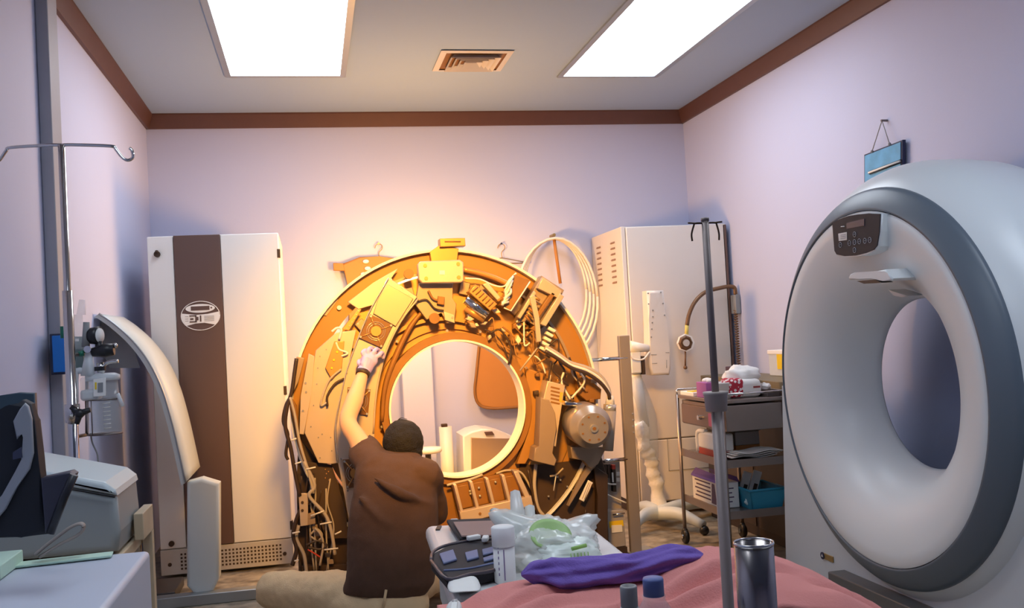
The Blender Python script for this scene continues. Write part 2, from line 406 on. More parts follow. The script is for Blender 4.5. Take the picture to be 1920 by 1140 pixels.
# left side panels
plate('side_cover', [(592, 657), (630, 624), (668, 618), (652, 690), (640, 735), (632, 800), (636, 868), (623, 870), (597, 868), (571, 812), (582, 720)], GY-.07, .03, tan_m,
      bolts=[(600, 668), (596, 690), (594, 720), (588, 760), (583, 800), (612, 655), (640, 640), (600, 858), (604, 814), (622, 845), (620, 820), (597, 820)], br=.0035)
plate('upper_cover', [(652, 566), (700, 530), (746, 503), (722, 540), (700, 572), (672, 580)], GY-.03, .02, tan_m)
plate('fan_panel', [(728, 520), (783, 556), (752, 600), (723, 660), (706, 735), (700, 820), (712, 900), (655, 980), (645, 925), (634, 868), (630, 800), (642, 735), (655, 680), (690, 590)], GY-.10, .04, tan_m, .004,
      bolts=[(733, 524), (768, 552), (752, 538), (671, 607), (755, 540), (706, 648), (650, 700), (640, 860), (652, 920), (640, 900)], br=.005)
plate('cover_sheet', [(726, 532), (775, 560), (742, 612), (700, 588), (708, 562)], GY-.115, .012, M('sheet_metal', (176, 158, 132), .4, .3))
b = mb(bolt_m).tube([g(728, 522, GY-.12), g(690, 590, GY-.12), g(655, 680, GY-.12), g(641, 735, GY-.12), g(629, 800, GY-.12), g(634, 868, GY-.12)], .0035, 6, 4); b.build('panel_edge_strip', None, t)
b = mb(tan_m).tube([g(784, 560, GY-.105), g(752, 602, GY-.105), (g(723, 662, GY-.105)), g(706, 735, GY-.105), g(700, 812, GY-.105)], .005, 6, 4); b.build('panel_edge_strip', None, t)
b = mb(dark_m).tube([g(800, 575, GY-.03), g(770, 612, GY-.03), g(742, 668, GY-.03), g(722, 725, GY-.03), g(716, 790, GY-.03)], [.008, .014, .016, .014, .010], 8, 5); b.build('slip_channel', None, t)
def fan(corners, Y=GY-.115):
    c = [g(x, y, Y) for x, y in corners]; ce = sum(c, V(0, 0, 0))/4
    f = mb(M('fan_grille', (112, 74, 40), .45, .2)).prism(c, (0, .016, 0), .002).build('fan', None, t)
    hb = mb(glow_amber_m)
    hb.disc(ce+V(0, -.001, 0), (0, -1, 0), .026, .010, 20)
    for p in c:
        d = p-ce; hb.tube([ce+d*.25+V(0, -.004, 0), ce+d*.9+V(0, -.004, 0)], .0032, 6)
    hb.use(bolt_m)
    for p in c: hb.disc(ce+(p-ce)*.88+V(0, -.002, 0), (0, -1, 0), .006, .006, 10)
    for rr in (.036, .046): hb.lathe(ce+V(0, -.004, 0), (0, 1, 0), [(rr, 0), (rr+.002, 0), (rr+.002, .003), (rr, .003)], 28, closed=True)
    hub = hb.build('fan_guard', None, f)
fan([(694, 589), (737, 609), (716, 653), (672, 633)])
fan([(652, 726), (695, 730), (690, 779), (650, 774)])
fan([(643, 862), (690, 858), (682, 912), (650, 916)])
# small left electronics, harness and brackets
plate('terminal_block', [(627, 640), (646, 640), (641, 690), (622, 712), (610, 690)], GY-.09, .03, glow_amber_m, bolts=[(632, 660), (626, 675), (622, 690)], bm_=yellow_m)
plate('dotted_strip', [(672, 578), (678, 580), (655, 620), (640, 618)], GY-.06, .01, glow_amber_m, bolts=[(672, 583), (668, 590), (664, 597), (660, 604), (655, 611), (650, 616)], br=.003)
plate('side_bracket', [(556, 669), (571, 671), (560, 715), (547, 742), (548, 700)], GY-.02, .03, tan2_m)
plate('side_rail', [(579, 663), (590, 668), (584, 738), (570, 815), (561, 814), (564, 742)], GY-.08, .03, tan_m, bolts=[(573, 718), (568, 770), (574, 735)])
plate('side_rail', [(545, 742), (556, 760), (562, 815), (576, 870), (570, 870), (553, 815), (543, 765)], GY-.02, .03, dark_m)
plate('rating_label', [(628, 558), (634, 562), (612, 592), (603, 590)], GY+.03, .006, M('label_tan', (198, 172, 140), .6), 0)
b = mb(paper_m).disc(g(636, 577, GY+.03), (0, -1, 0), .012, .01, 12); b.build('button', None, t)
plate('circuit_board', [(590, 868), (622, 872), (650, 960), (652, 1010), (610, 1010), (585, 930), (575, 865)], GY-.03, .02, vdark_m, bolts=[(610, 880), (612, 888), (610, 896), (616, 884), (617, 900)], br=.003, bm_=glow_amber_m)
plate('stand_column', [(560, 820), (600, 870), (655, 980), (665, 1085), (560, 1085), (556, 900)], GY+.03, .30, vdark_m)
plate('harness_bracket', [(560, 925), (577, 925), (578, 985), (563, 987)], GY-.08, .012, tan_m, bolts=[(567, 942), (567, 957)], bm_=vdark_m, br=.007)
plate('lower_bracket', [(577, 963), (590, 960), (592, 982), (577, 985)], GY-.075, .01, tan2_m)
def cab(name, pts, r, m=cable_m, Y=GY-.06, dy=.0, sm=6):
    P = [g(x, y, Y+(random.uniform(-dy, dy) if dy else 0)) for x, y in pts]
    return mb(m).tube(P, r, 8, sm).build(name, None, t)
cab('cable', [(556, 672), (552, 700), (547, 735), (538, 765), (535, 800), (545, 840), (552, 880), (562, 930)], .010, Y=GY-.08)
cab('cable', [(546, 742), (536, 760), (531, 790), (540, 815), (536, 850), (540, 862)], .008)
cab('cable', [(544, 745), (553, 780), (562, 830), (577, 880), (588, 925)], .007, gcable_m, Y=GY-.09)
cab('cable', [(570, 865), (590, 910), (580, 930), (610, 965), (622, 1000), (628, 1040)], .009, gcable_m, Y=GY-.09)
cab('cable', [(585, 935), (562, 960), (550, 1000), (556, 1030), (548, 1060)], .011, cable_m)
cab('cable', [(560, 985), (556, 1010), (570, 1040), (575, 1075)], .009, gcable_m)
cab('cable', [(590, 990), (600, 1000), (606, 1020), (600, 1060)], .006, gcable_m, Y=GY-.09)
cab('cable', [(582, 1002), (594, 992), (604, 1003), (596, 1014), (583, 1006)], .005, gcable_m, Y=GY-.08)
cab('cable', [(575, 1022), (595, 1014), (612, 1022), (600, 1030), (578, 1026)], .006, cable_m, Y=GY-.09)
cab('red_wire', [(577, 1030), (590, 1038), (603, 1046)], .004, red_m, Y=GY-.08)
cab('cable', [(640, 692), (618, 712), (606, 740), (602, 760), (612, 755)], .005, gcable_m, Y=GY-.09)
cab('cable', [(645, 710), (628, 720), (614, 742), (614, 762)], .006, cable_m, Y=GY-.09)
cab('cable', [(630, 642), (636, 655), (652, 662), (640, 668)], .005, wcable_m, Y=GY-.09)
cab('white_connector', [(622, 622), (632, 615), (640, 618), (636, 636)], .006, wcable_m, Y=GY-.09)
for pts in ([(552, 1052), (560, 1050)], [(583, 967), (608, 958)], [(600, 983), (622, 979)], [(628, 1002), (640, 996)], [(608, 1031), (634, 1028)], [(574, 880), (592, 876)], [(545, 826), (556, 822)], [(553, 870), (565, 866)], [(548, 1000), (562, 997)]):
    cab('cable_tie', pts, .004, wcable_m, Y=GY-.10, sm=0)
# more fine wiring hung down the left stand
for k in range(7):
    x = 566+k*9+random.uniform(-3, 3); yy = 905+random.uniform(-20, 30)
    cab('cable', [(x, yy), (x+random.uniform(-8, 8), yy+45), (x+random.uniform(-12, 12), yy+95), (x+random.uniform(-8, 8), 1070)], random.uniform(.003, .006), random.choice([cable_m, gcable_m]), Y=GY-.04)
for k in range(6): plate('small_connector', [(585+k*6, 985+k*13), (595+k*6, 984+k*13), (596+k*6, 992+k*13), (586+k*6, 993+k*13)], GY-.05, .015, random.choice([dsteel_m, tan2_m]), .001)
# top: sensor arm, top plate, column
plate('sensor_arm', [(806, 472), (826, 458), (860, 466), (856, 500), (810, 500)], GY-.02, .16, glow_amber_m)
def _s(b):
    b.use(dark_m); a = g(834, 453, GY-.055); c = g(864, 453, GY-.055); b.tube([a+V(0, .004, 0), c+V(0, .004, 0)], .004, 6)
plate('sensor_box', [(825, 447), (872, 446), (873, 461), (825, 463)], GY-.05, .09, glow_amber_m, fn=_s)
plate('top_plate', [(788, 490), (862, 487), (869, 492), (870, 526), (864, 530), (792, 531), (785, 524), (783, 496)], GY-.14, .05, tan_m, .006, bolts=[(797, 498), (859, 495), (799, 522), (860, 520)], bm_=glow_amber_m, br=.010,
      fn=lambda b: (b.use(paper_m), b.prism([g(x, y, GY-.141) for x, y in ((824, 507), (834, 507), (834, 515), (824, 515))], (0, -.002, 0))))
plate('column_plate', [(786, 531), (850, 531), (847, 560), (856, 570), (852, 606), (838, 606), (828, 585), (800, 600), (778, 570)], GY-.06, .05, tan2_m)
b = mb(dark_m).disc(g(766, 514, GY-.11), (0, -1, 0), .026, .02, 20); b.build('round_port', None, t)
b = mb(dark_m).disc(g(814, 597, GY-.07), (0, -1, 0), .028, .02, 20); b.build('round_port', None, t)
cab('cable', [(782, 565), (800, 562), (815, 578), (832, 582)], .004, cable_m, Y=GY-.08)
cab('cable', [(803, 545), (812, 560), (826, 565), (830, 572)], .006, dark_m, Y=GY-.08)
plate('small_valve', [(822, 555), (834, 557), (833, 572), (820, 570)], GY-.09, .03, dark_m)
plate('small_bracket', [(832, 584), (852, 590), (853, 606), (834, 600)], GY-.08, .02, tan_m, bolts=[(848, 595)])
b = mb(glow_amber_m).tube([g(868, 505, GY-.02), g(900, 512, GY-.02), (g(930, 522, GY-.02)), g(952, 532, GY-.02)], .016, 10, 5); b.build('coolant_pipe', None, t)
cab('white_cable', [(872, 522), (900, 524), (925, 535), (945, 537), (955, 525), (968, 512)], .005, wcable_m, Y=GY-.05)
# right-upper modules
def module(name, pts, Y, th, m, extra=None): return plate(name, pts, Y, th, m, .004, fn=extra)
def grille(b):
    b.use(dark_m)
    for k in range(6):
        a = g(886+k*6.0, 547+k*5.6, GY-.165); c = g(896+k*5.8, 538+k*5.6, GY-.165); b.tube([a, c], .003, 6)
module('detector_module', [(892, 533), (933, 570), (919, 583), (879, 547)], GY-.16, .10, glow_amber_m, grille)
b = mb(chrome_m).tube([g(874, 560, GY-.12), g(914, 591, GY-.12)], .028, 18); b.build('capacitor', None, t)
b = mb(glow_amber_m).tube([g(872, 577, GY-.10), g(908, 600, GY-.10)], .018, 16); b.build('capacitor', None, t)
module('relay_strip', [(905, 533), (914, 530), (940, 558), (932, 563)], GY-.12, .05, tan_m)
b = mb(wcable_m)
for k in range(7):
    a = g(962-k*1.5, 518+k*8, GY-.14+.01*(k % 3)); c = g(948-k*1.2+random.uniform(-3, 3), 548+k*4, GY-.15); b.tube([a, (a+c)/2+V(random.uniform(-.02, .02), -.02, 0), c], .007, 6, 3)
b.build('foil_bundle', None, t)
module('power_module', [(966, 515), (994, 526), (957, 583), (938, 572)], GY-.12, .10, dark_m)
cab('edge_strip', [(994, 528), (958, 583), (945, 577)], .004, wcable_m, Y=GY-.13, sm=0)
module('rack_frame', [(1016, 517), (1058, 544), (1036, 590), (1010, 616), (988, 600), (971, 606), (973, 592)], GY-.10, .10, tan2_m)
def bars(b):
    for k in range(6):
        b.use(dark_m if k % 2 else glow_amber_m); a = g(1000-k*3, 556+k*7, GY-.16); c = g(1012-k*3.5, 563+k*8, GY-.16); b.tube([a, c], .007, 6)
module('rack_cover', [(1018, 520), (1054, 545), (1048, 560), (1008, 540)], GY-.15, .05, tan_m)
module('rack_slot', [(1035, 547), (1042, 551), (1008, 600), (1002, 594)], GY-.15, .05, dark_m, bars)
module('rack_arm', [(1050, 550), (1058, 556), (1024, 612), (1013, 607)], GY-.16, .05, tan_m)
module('rack_brace', [(993, 555), (1003, 553), (1011, 595), (1016, 640), (1006, 642), (1003, 600)], GY-.18, .02, tan_m)
module('rack_rail', [(1001, 545), (1006, 550), (976, 598), (970, 594)], GY-.15, .03, tan_m)
for k in range(5):
    x, y = 1030-k*4, 612+k*9
    module('connector', [(x, y), (x+13, y+7), (x+10, y+12), (x-3, y+5)], GY-.12, .04, wcable_m)
for k in range(26):
    x = random.uniform(870, 1010); y = 585+abs(x-940)*.25+random.uniform(-10, 45)
    if math.hypot(x-853, y-765) < 138: continue
    s_ = random.uniform(4, 11); a = random.uniform(0, PI); ca, sa = math.cos(a)*s_, math.sin(a)*s_
    module('small_component', [(x-ca, y-sa), (x+sa*.6, y-ca*.6), (x+ca, y+sa), (x-sa*.6, y+ca*.6)], GY-.05-random.uniform(0, .05), .05, random.choice([glow_amber_m, tan_m, dark_m, tan2_m, wcable_m, dark_m]))
for k in range(12):
    x = random.uniform(900, 1030); y = 600+max(0, x-930)*.6+random.uniform(-20, 30)
    cab('cable', [(x, y), (x+random.uniform(8, 20), y+random.uniform(-12, 20)), (x+random.uniform(15, 40), y+random.uniform(10, 50)), (x+random.uniform(20, 50), y+random.uniform(20, 60))], random.uniform(.003, .006), random.choice([wcable_m, cable_m, glow_amber_m, dark_m]), Y=GY-.09)
cab('diagonal_rod', [(1008, 652), (975, 695)], .005, tan_m, Y=GY-.10, sm=0)
# big hose bundle to the tube
for k, (r_, m_) in enumerate(((.012, gcable_m), (.009, wcable_m), (.010, cable_m))):
    cab('hose', [(1022, 650+k*4), (1045, 664+k*4), (1070, 681+k*4), (1100, 690+k*5), (1125, 705+k*6), (1140, 728+k*4), (1143, 748)], r_, m_, Y=GY-.14-.02*k)
for k in range(8):
    x = 1030+random.uniform(0, 60); y = 668+random.uniform(0, 45)
    cab('cable', [(x, y), (x+random.uniform(-10, 14), y+20), (x+random.uniform(-18, 20), y+50)], random.uniform(.003, .006), random.choice([wcable_m, cable_m, gcable_m]), Y=GY-.10)
module('valve_block', [(1082, 712), (1100, 706), (1128, 730), (1126, 748), (1100, 752), (1084, 738)], GY-.06, .06, dark_m)
for k in range(12):
    x = 1000+random.uniform(0, 110); y = 690+random.uniform(0, 60); s_ = random.uniform(5, 12)
    module('small_component', [(x, y), (x+s_, y+random.uniform(-3, 3)), (x+s_, y+s_*.8), (x, y+s_*.7)], GY-.07, .04, random.choice([glow_amber_m, tan2_m, dark_m, vdark_m]))
# right upright cover
def holes(b):
    b.use(dark_m)
    for k in range(5): b.prism([g(x, y, GY-.151) for x, y in ((1033, 724+k*7), (1050, 728+k*7), (1049, 731+k*7), (1032, 727+k*7))], (0, -.001, 0))
    b.use(M('amber_screen', (230, 170, 60), .5)); b.prism([g(x, y, GY-.151) for x, y in ((1050, 735), (1056, 736), (1053, 755), (1048, 753))], (0, -.001, 0))
module('tall_housing', [(1027, 714), (1060, 722), (1047, 800), (1043, 838), (1012, 830), (1016, 760)], GY-.15, .13, tan_m, holes)
module('curved_cover', [(1014, 745), (1030, 750), (1041, 775), (1044, 805), (1034, 850), (1044, 862), (1040, 874), (1000, 864), (1004, 840), (1012, 838)], GY-.17, .12, tan2_m)
module('bore_side_plate', [(985, 690), (1020, 700), (1008, 780), (1004, 838), (985, 870), (968, 870), (992, 810), (990, 740)], GY-.02, .04, band_m)
# x-ray tube
tc1 = g(1113, 803, GY-.36); tc0 = g(1088, 790, GY-.06)
ax = (tc0-tc1).normalized()
tb = mb(M('tube_housing', (176, 166, 156), .3, .5, var=.04)).lathe(tc1, ax, [(0, 0), (.076, 0), (.081, .006), (.081, .03), (.108, .05), (.112, .07), (.112, .25), (.09, .30), (0, .30)], 40).build('x-ray_tube', None, t)
hb = mb(MATS['tube_housing']).disc(tc1+ax*.002, -ax, .077, .006, 40); hb.use(bolt_m).disc(tc1-ax*.003, -ax, .020, .014, 20)
hb.use(dark_m).disc(tc1-ax*.017, -ax, .009, .003, 12)
u_ = ax.orthogonal().normalized(); v_ = ax.cross(u_)
for k in range(8): hb.disc(tc1+(u_*math.cos(k*PI/4+.4)+v_*math.sin(k*PI/4+.4))*.062-ax*.004, -ax, .0055, .004, 8)
hb.build('end_hub', None, tb)
b = mb(M('canister_grey', (176, 164, 152), .4, .3)).tube([g(1140, 845, GY-.16), g(1143, 770, GY-.16)], [.028, .036], 20); b.use(bolt_m).tube([g(1143, 772, GY-.16), g(1143.5, 758, GY-.16)], .034, 20).use(wcable_m).tube([g(1143.5, 758, GY-.16), g(1144, 742, GY-.16)], [.026, .018], 16)
b.build('canister', None, t)
module('tube_mount', [(1070, 838), (1138, 838), (1122, 870), (1108, 880), (1095, 862), (1072, 860)], GY-.10, .08, tan2_m)
module('tube_clamp', [(1060, 752), (1098, 758), (1096, 764), (1060, 760)], GY-.22, .12, chrome_m)
# lower right stand and details
module('stand_column', [(975, 870), (1005, 872), (1075, 865), (1125, 845), (1140, 900), (1140, 1060), (960, 1060), (965, 960)], GY+.02, .34, vdark_m)
module('diagonal_arm', [(1106, 868), (1118, 874), (1100, 892), (1068, 950), (1064, 948), (1090, 892)], GY-.06, .03, tan2_m)
def lab(b):
    b.use(dark_m)
    for k in range(3): b.tube([g(1092+k*3.6, 935+k*1.4, GY-.042), g(1104+k*3.0, 905+k*1.0, GY-.042)], .0012, 4)
module('barcode_label', [(1103, 900), (1112, 905), (1095, 941), (1086, 936)], GY-.04, .006, paper_m, lab)
module('cover_edge', [(1112, 872), (1140, 890), (1140, 1050), (1118, 1050), (1122, 930)], GY-.03, .05, vdark_m)
cab('cable', [(1031, 893), (1043, 890), (1056, 878)], .005, gcable_m); cab('cable', [(1043, 888), (1038, 920)], .003, wcable_m)
cab('cable', [(1005, 870), (1002, 910), (1008, 950), (1020, 968)], .010, gcable_m); cab('cable', [(990, 880), (1000, 930), (1010, 965)], .008, cable_m)
cab('cable', [(1098, 955), (1096, 995), (1095, 1010)], .006, cable_m, Y=GY-.02); cab('cable', [(1118, 1000), (1120, 1012), (1112, 1020), (1100, 1018)], .004, gcable_m)
for k in range(9):
    p = g(random.uniform(1025, 1090), random.uniform(880, 940), GY-.0); mb(bolt_m).disc(p, (0, -1, 0), .005, .008, 8).build('bolt', None, t)
# lower power rack
module('power_rack_base', [(846, 906), (968, 884), (980, 930), (999, 946), (866, 980), (858, 950)], GY-.06, .08, dark_m)
for k in range(4):
    x = 851+k*30; y = 912-k*6.0
    module('power_tray', [(x+5, y), (x+27, y-4), (x+36, y+38), (x+14, y+43)], GY-.09, .04, dark_m)
    module('power_fin', [(x, y-2), (x+5, y-3), (x+19, y+50), (x+13, y+52)], GY-.15, .08, tan_m)
module('power_fin', [(963, 884), (972, 884), (1000, 944), (990, 946)], GY-.15, .08, tan_m)
module('power_rack_front', [(862, 960), (996, 930), (1000, 948), (866, 982)], GY-.16, .05, tan_m)
b = mb(bolt_m).disc(g(922, 956, GY-.161), (0, -1, 0), .011, .01, 12).use(dark_m).disc(g(900, 963, GY-.161), (0, -1, 0), .007, .004, 10); b.build('rack_bolt', None, t)
for x, y in ((856, 920), (881, 921), (898, 915), (900, 930), (882, 926), (929, 904)):
    mb(bolt_m).ball(g(x, y, GY-.10), .007, seg=8).build('bolt', None, t)
cab('cable', [(838, 910), (852, 906), (884, 898), (905, 890)], .007, gcable_m); cab('cable', [(826, 925), (828, 950), (820, 968)], .006, gcable_m)
cab('cable', [(930, 888), (950, 882), (975, 885), (990, 905), (1002, 935), (1000, 965)], .006, gcable_m, Y=GY-.04); cab('cable', [(905, 968), (940, 955), (985, 960), (1000, 970)], .008, wcable_m, Y=GY-.05)
module('lower_housing', [(820, 900), (845, 905), (860, 985), (830, 1000), (800, 1000), (800, 930)], GY+.0, .3, dark_m)
module('floor_base', [(560, 1062), (1140, 1035), (1142, 1065), (560, 1092)], GY-.02, .42, vdark_m)
for k, (px, py) in enumerate(((744, 640), (770, 905), (950, 640), (986, 690), (838, 620), (720, 745), (716, 800), (725, 860), (900, 622), (995, 760), (985, 830))):
    mb(bolt_m).disc(g(px, py, GY+.0), (0, -1, 0), .007, .008, 10).build('bolt', None, t)
for k in range(14):
    a = .5+k*.16; p = V(rc.x+.62*math.cos(a+.1), GY+.02, rc.z+.62*math.sin(a+.1))
    mb(random.choice([glow_amber_m, dark_m, tan2_m])).obox(p, (.07, .05, .05), Matrix.Rotation(-a, 3, 'Y'), .004).build('rotor_block', None, t)

# ------------------------------------------------------------------ behind the scanner
def hanger(px, py, Y, label):
    p = aY(px, py, Y)
    P = [p+V(-.028, 0, -.012), p+V(-.02, 0, .008), p+V(0, 0, .018), p+V(.024, 0, .006), p+V(.022, 0, -.02), p+V(0, 0, -.045), p+V(0, 0, -.085)]
    b = mb(brass_m).tube(P, .003, 6, 5).tube([p+V(-.20, 0, -.13), p+V(0, 0, -.085), p+V(.20, 0, -.13), p+V(-.20, 0, -.13)], .004, 6)
    b.use(chrome_m).disc(p+V(0, .02, .02), (0, -1, 0), .008, .03, 10)
    o = b.build('coat_hanger'); tag(o, label, 'hanger', 'coat hangers on the back wall'); return p
h1 = hanger(710, 462, 7.03, 'wire coat hanger on the back wall left of the scanner top, carrying a vest')
h2 = hanger(940, 462, 7.03, 'wire coat hanger on the back wall right of the scanner top')
# lead vest on the left hanger
t = thing('lead_vest', 'amber brown protective vest hanging half hidden behind the scanner ring', 'vest', (h1.x, 7.0, h1.z-.5))
mb(apron_m).prism([h1+V(-.27, -.045, -.12), h1+V(-.14, -.045, -.075), h1+V(.0, -.045, -.075), h1+V(.16, -.045, -.10), h1+V(.25, -.045, -.16), h1+V(.22, -.045, -.62), h1+V(-.25, -.045, -.62), h1+V(-.22, -.045, -.3)], (0, .04, 0), .012, 3).build('body', None, t)
mb(apron_m).prism([h1+V(-.33, -.05, -.11), h1+V(-.26, -.05, -.115), h1+V(-.25, -.05, -.17), h1+V(-.33, -.05, -.165)], (0, .03, 0), .006).build('strap', None, t)
b = mb(paper_m)
for dx, dz in ((-.10, -.11), (-.09, -.16), (-.12, -.20)): b.ball(h1+V(dx, -.055, dz), .018, (1.3, .5, .8), 8)
b.build('snap', None, t)
# big apron whose hem shows through the bore
p0 = aY(940, 700, 7.0)
hem = [(903, 600), (893, 700), (890, 730), (893, 750), (903, 762), (925, 766), (960, 764), (1010, 760), (1010, 600)]
t = thing('lead_apron', 'amber apron with a dark piped round corner, seen through the scanner bore', 'apron', (p0.x, 7.0, .6))
mb(apron_m).prism([aY(x, y, 6.98) for x, y in hem], (0, .05, 0), .012, 3).build('body', None, t)
mb(dark_m).tube([aY(x, y, 6.975) for x, y in hem[:-1]], .010, 8, 4).build('piping', None, t)
# coiled white hoses on the wall
t = thing('hose_coil', 'coil of white plastic hose hung in large loops on the back wall', 'hose', aY(1050, 620, 6.98))
cen = aY(1042, 545, 6.97)
for k in range(4):
    P = []
    rx, rz = .235+.022*k, .385+.02*k
    for j in range(33):
        a = 2*PI*j/32; P.append(cen+V(rx*math.cos(a), -.02*k+.01*math.sin(3*a), rz*math.sin(a)-.02*k))
    mb(wcable_m if k % 2 else M('cream_hose', (230, 220, 206), .45)).tube(P, .010, 8).build('hose_loop', None, t)
mb(apron_m).tube([cen+V(0, -.03, .40), cen+V(.03, -.03, .05)], .012, 8).build('hanging_strap', None, t)
mb(brass_m).disc(cen+V(0, .06, .41), (0, -1, 0), .012, .11, 10).build('wall_hook', None, t)
# rounded white unit with display seen in the bore
t = thing('patient_console', 'low white unit with an arched top and small display, seen through the scanner bore', 'console', aZ(915, 1010, 0))
Yc = 6.62
pts = [(868, 818), (885, 809), (905, 804), (925, 806), (945, 811), (962, 818), (968, 900), (968, 960), (872, 960)]
mb(white_m).prism([aY(x, y, Yc) for x, y in pts], (0, .34, 0), .012, 3).build('shell', None, t)
mb(tan2_m).prism([aY(x, y, Yc-.01) for x, y in ((883, 820), (910, 822), (940, 822), (956, 822), (962, 960), (885, 960))], (0, .012, 0), .004).build('front_panel', None, t)
mb(graph_m).prism([aY(x, y, Yc-.012) for x, y in ((908, 810), (923, 809), (927, 815), (911, 816))], (0, .01, 0)).build('display', None, t)
zf = aY(920, 960, Yc).z
mb(white_m).box((aY(872, 960, Yc).x, Yc+.01, 0), (aY(968, 960, Yc).x, Yc+.33, zf+.02)).build('base', None, t)
# column seen in the bore
t = thing('padded_post', 'pale cylindrical floor post with a small dark cap, seen through the bore', 'post', aY(836, 900, 6.75)*1.0)
q = aY(835, 800, 6.75)
mb(wallcab_m).tube([V(q.x, 6.75, 0), V(q.x, 6.75, q.z)], .045, 20).build('shaft', None, t)
mb(vdark_m).box((q.x-.03, 6.72, q.z), (q.x+.012, 6.76, q.z+.022), .004).build('cap', None, t)
# pale oval dish (stool seat) seen in the bore
t = thing('round_stool', 'white round stool seat seen through the bore beside the mechanic', 'stool', (aY(802, 838, 6.55).x, 6.55, 0))
q = aY(802, 838, 6.55)
mb(white_m).lathe((q.x, q.y, q.z-.05), (0, 0, 1), [(0, .01), (.085, .01), (.095, .02), (.09, .045), (0, .05)], 30).build('seat', None, t)
mb(dsteel_m).tube([(q.x, q.y, .03), (q.x, q.y, q.z-.05)], .02, 12).build('column', None, t)
mb(dsteel_m).lathe((q.x, q.y, 0), (0, 0, 1), [(0, 0), (.17, 0), (.17, .02), (.03, .04), (0, .04)], 24).build('foot', None, t)
# wall corner boxing behind the bore
struct(mb(wall_m).box((aY(808, 700, 7.0).x-.22, 6.88, 0), (aY(808, 700, 7.0).x, YB, 1.75), .01).build('trim_5'))

# ------------------------------------------------------------------ lift frame right of the scanner
t = thing('lift_frame', 'upright grey steel post with cross rods right of the stripped scanner', 'frame', (1.72, 5.30, 0))
mb(M('post_paint', (150, 138, 128), .5, .2)).box((1.700, 5.27, .02), (1.765, 5.305, 1.25), .004).build('post', None, t)
for py in (672, 862):
    p = aY(1160, py, 5.28); mb(chrome_m).tube([V(1.51, p.y, p.z), p+V(.05, 0, 0)], .011, 10).build('cross_rod', None, t)
mb(alu_m).box((1.683, 5.20, 0), (1.84, 5.40, .03), .005).build('foot_plate', None, t)
b = mb(bolt_m)
for k in range(4): b.disc((1.755, 5.27, .70+k*.035), (0, -1, 0), .005, .004, 8)
b.build('bolt_row', None, t)
# small equipment box with the yellow label
t = thing('control_box', 'grey metal box with yellow and white label at the foot of the steel post', 'electrical box', (1.58, 5.36, 0))
bp = [aY(x, y, 5.27) for x, y in ((1138, 958), (1169, 956), (1174, 1024), (1142, 1028))]
mb(M('box_grey', (172, 164, 158), .45, .2)).prism(bp, (0, .12, 0), .004).build('body', None, t)
b = mb(yellow_m).prism([aY(x, y, 5.268) for x, y in ((1142, 978), (1168, 975), (1169, 986), (1143, 990))], (0, -.002, 0)); b.use(paper_m).prism([aY(x, y, 5.265) for x, y in ((1146, 985), (1166, 984), (1167, 997), (1147, 999))], (0, -.002, 0)); b.build('label_plate', None, t)
mb(chrome_m).tube([aY(1150, 965, 5.265), aY(1150, 965, 5.245), aY(1171, 962, 5.245)], .005, 8).build('handle', None, t)
mb(vdark_m).box((bp[3].x-.02, 5.26, 0), (bp[2].x+.003, 5.42, bp[3].z)).build('plinth', None, t)
t = thing('fuse_rack', 'small open rack of switches and a red tipped fuse beside the scanner', 'switch rack', (1.58, 5.36, bp[1].z))
b = mb(M('box_grey', (172, 164, 158))).prism([aY(x, y, 5.34) for x, y in ((1128, 866), (1162, 864), (1166, 955), (1136, 955))], (0, .06, 0), .003).build('backplate', None, t)
for k in range(3): mb(vdark_m).prism([aY(x+k*6, y, 5.30) for x, y in ((1127, 871), (1132, 870), (1133, 896), (1128, 896))], (0, .05, 0), .002).build('switch', None, t)
b = mb(vdark_m).prism([aY(x, y, 5.30) for x, y in ((1148, 874), (1154, 874), (1156, 922), (1150, 922))], (0, .04, 0)); b.use(red_m).prism([aY(x, y, 5.298) for x, y in ((1148, 872), (1154, 872), (1154, 880), (1148, 880))], (0, .03, 0)); b.use(paper_m).prism([aY(x, y, 5.297) for x, y in ((1147, 886), (1150, 886), (1151, 904), (1148, 904))], (0, .002, 0)); b.build('fuse', None, t)
for k in range(2): mb(paper_m).prism([aY(x, y+k*11, 5.337) for x, y in ((1156, 885), (1162, 885), (1162, 892), (1156, 892))], (0, .003, 0)).build('sticker', None, t)
mb(wcable_m).tube([aY(1122, 898, 5.29), aY(1140, 907, 5.29), aY(1155, 908, 5.29)], .005, 6, 4).build('wire', None, t)
mb(wcable_m).tube([aY(1121, 915, 5.29), aY(1140, 928, 5.29), aY(1174, 943, 5.29)], .005, 6, 4).build('wire', None, t)

# ------------------------------------------------------------------ mobile arm with wrapped column
t = thing('mobile_arm_unit', 'white mobile arm unit with plastic wrapped column and rounded hanging housing', 'medical arm', (2.12, 6.06, 0))
Ya = 6.0
mb(M('arm_white', (222, 216, 210), .35)).prism([aY(x, y, Ya) for x, y in ((1214, 545), (1245, 544), (1250, 600), (1256, 660), (1259, 690), (1256, 703), (1222, 704), (1218, 690), (1217, 600))], (0, .12, 0), .018, 4).build('housing', None, t)
b = mb(grey_m)
for x, y in ((1215, 550), (1239, 548), (1216, 570), (1243, 569), (1246, 591), (1224, 582), (1224, 594), (1223, 605), (1222, 617), (1221, 632)): b.disc(aY(x, y, Ya-.001), (0, -1, 0), .005, .003, 8)
for (x0, y0, x1, y1) in ((1221, 665, 1231, 665), (1248, 661, 1255, 661), (1223, 681, 1232, 681), (1250, 675, 1250, 690)): b.tube([aY(x0, y0, Ya-.001), aY(x1, y1, Ya-.001)], .002, 5)
b.build('screw_row', None, t)
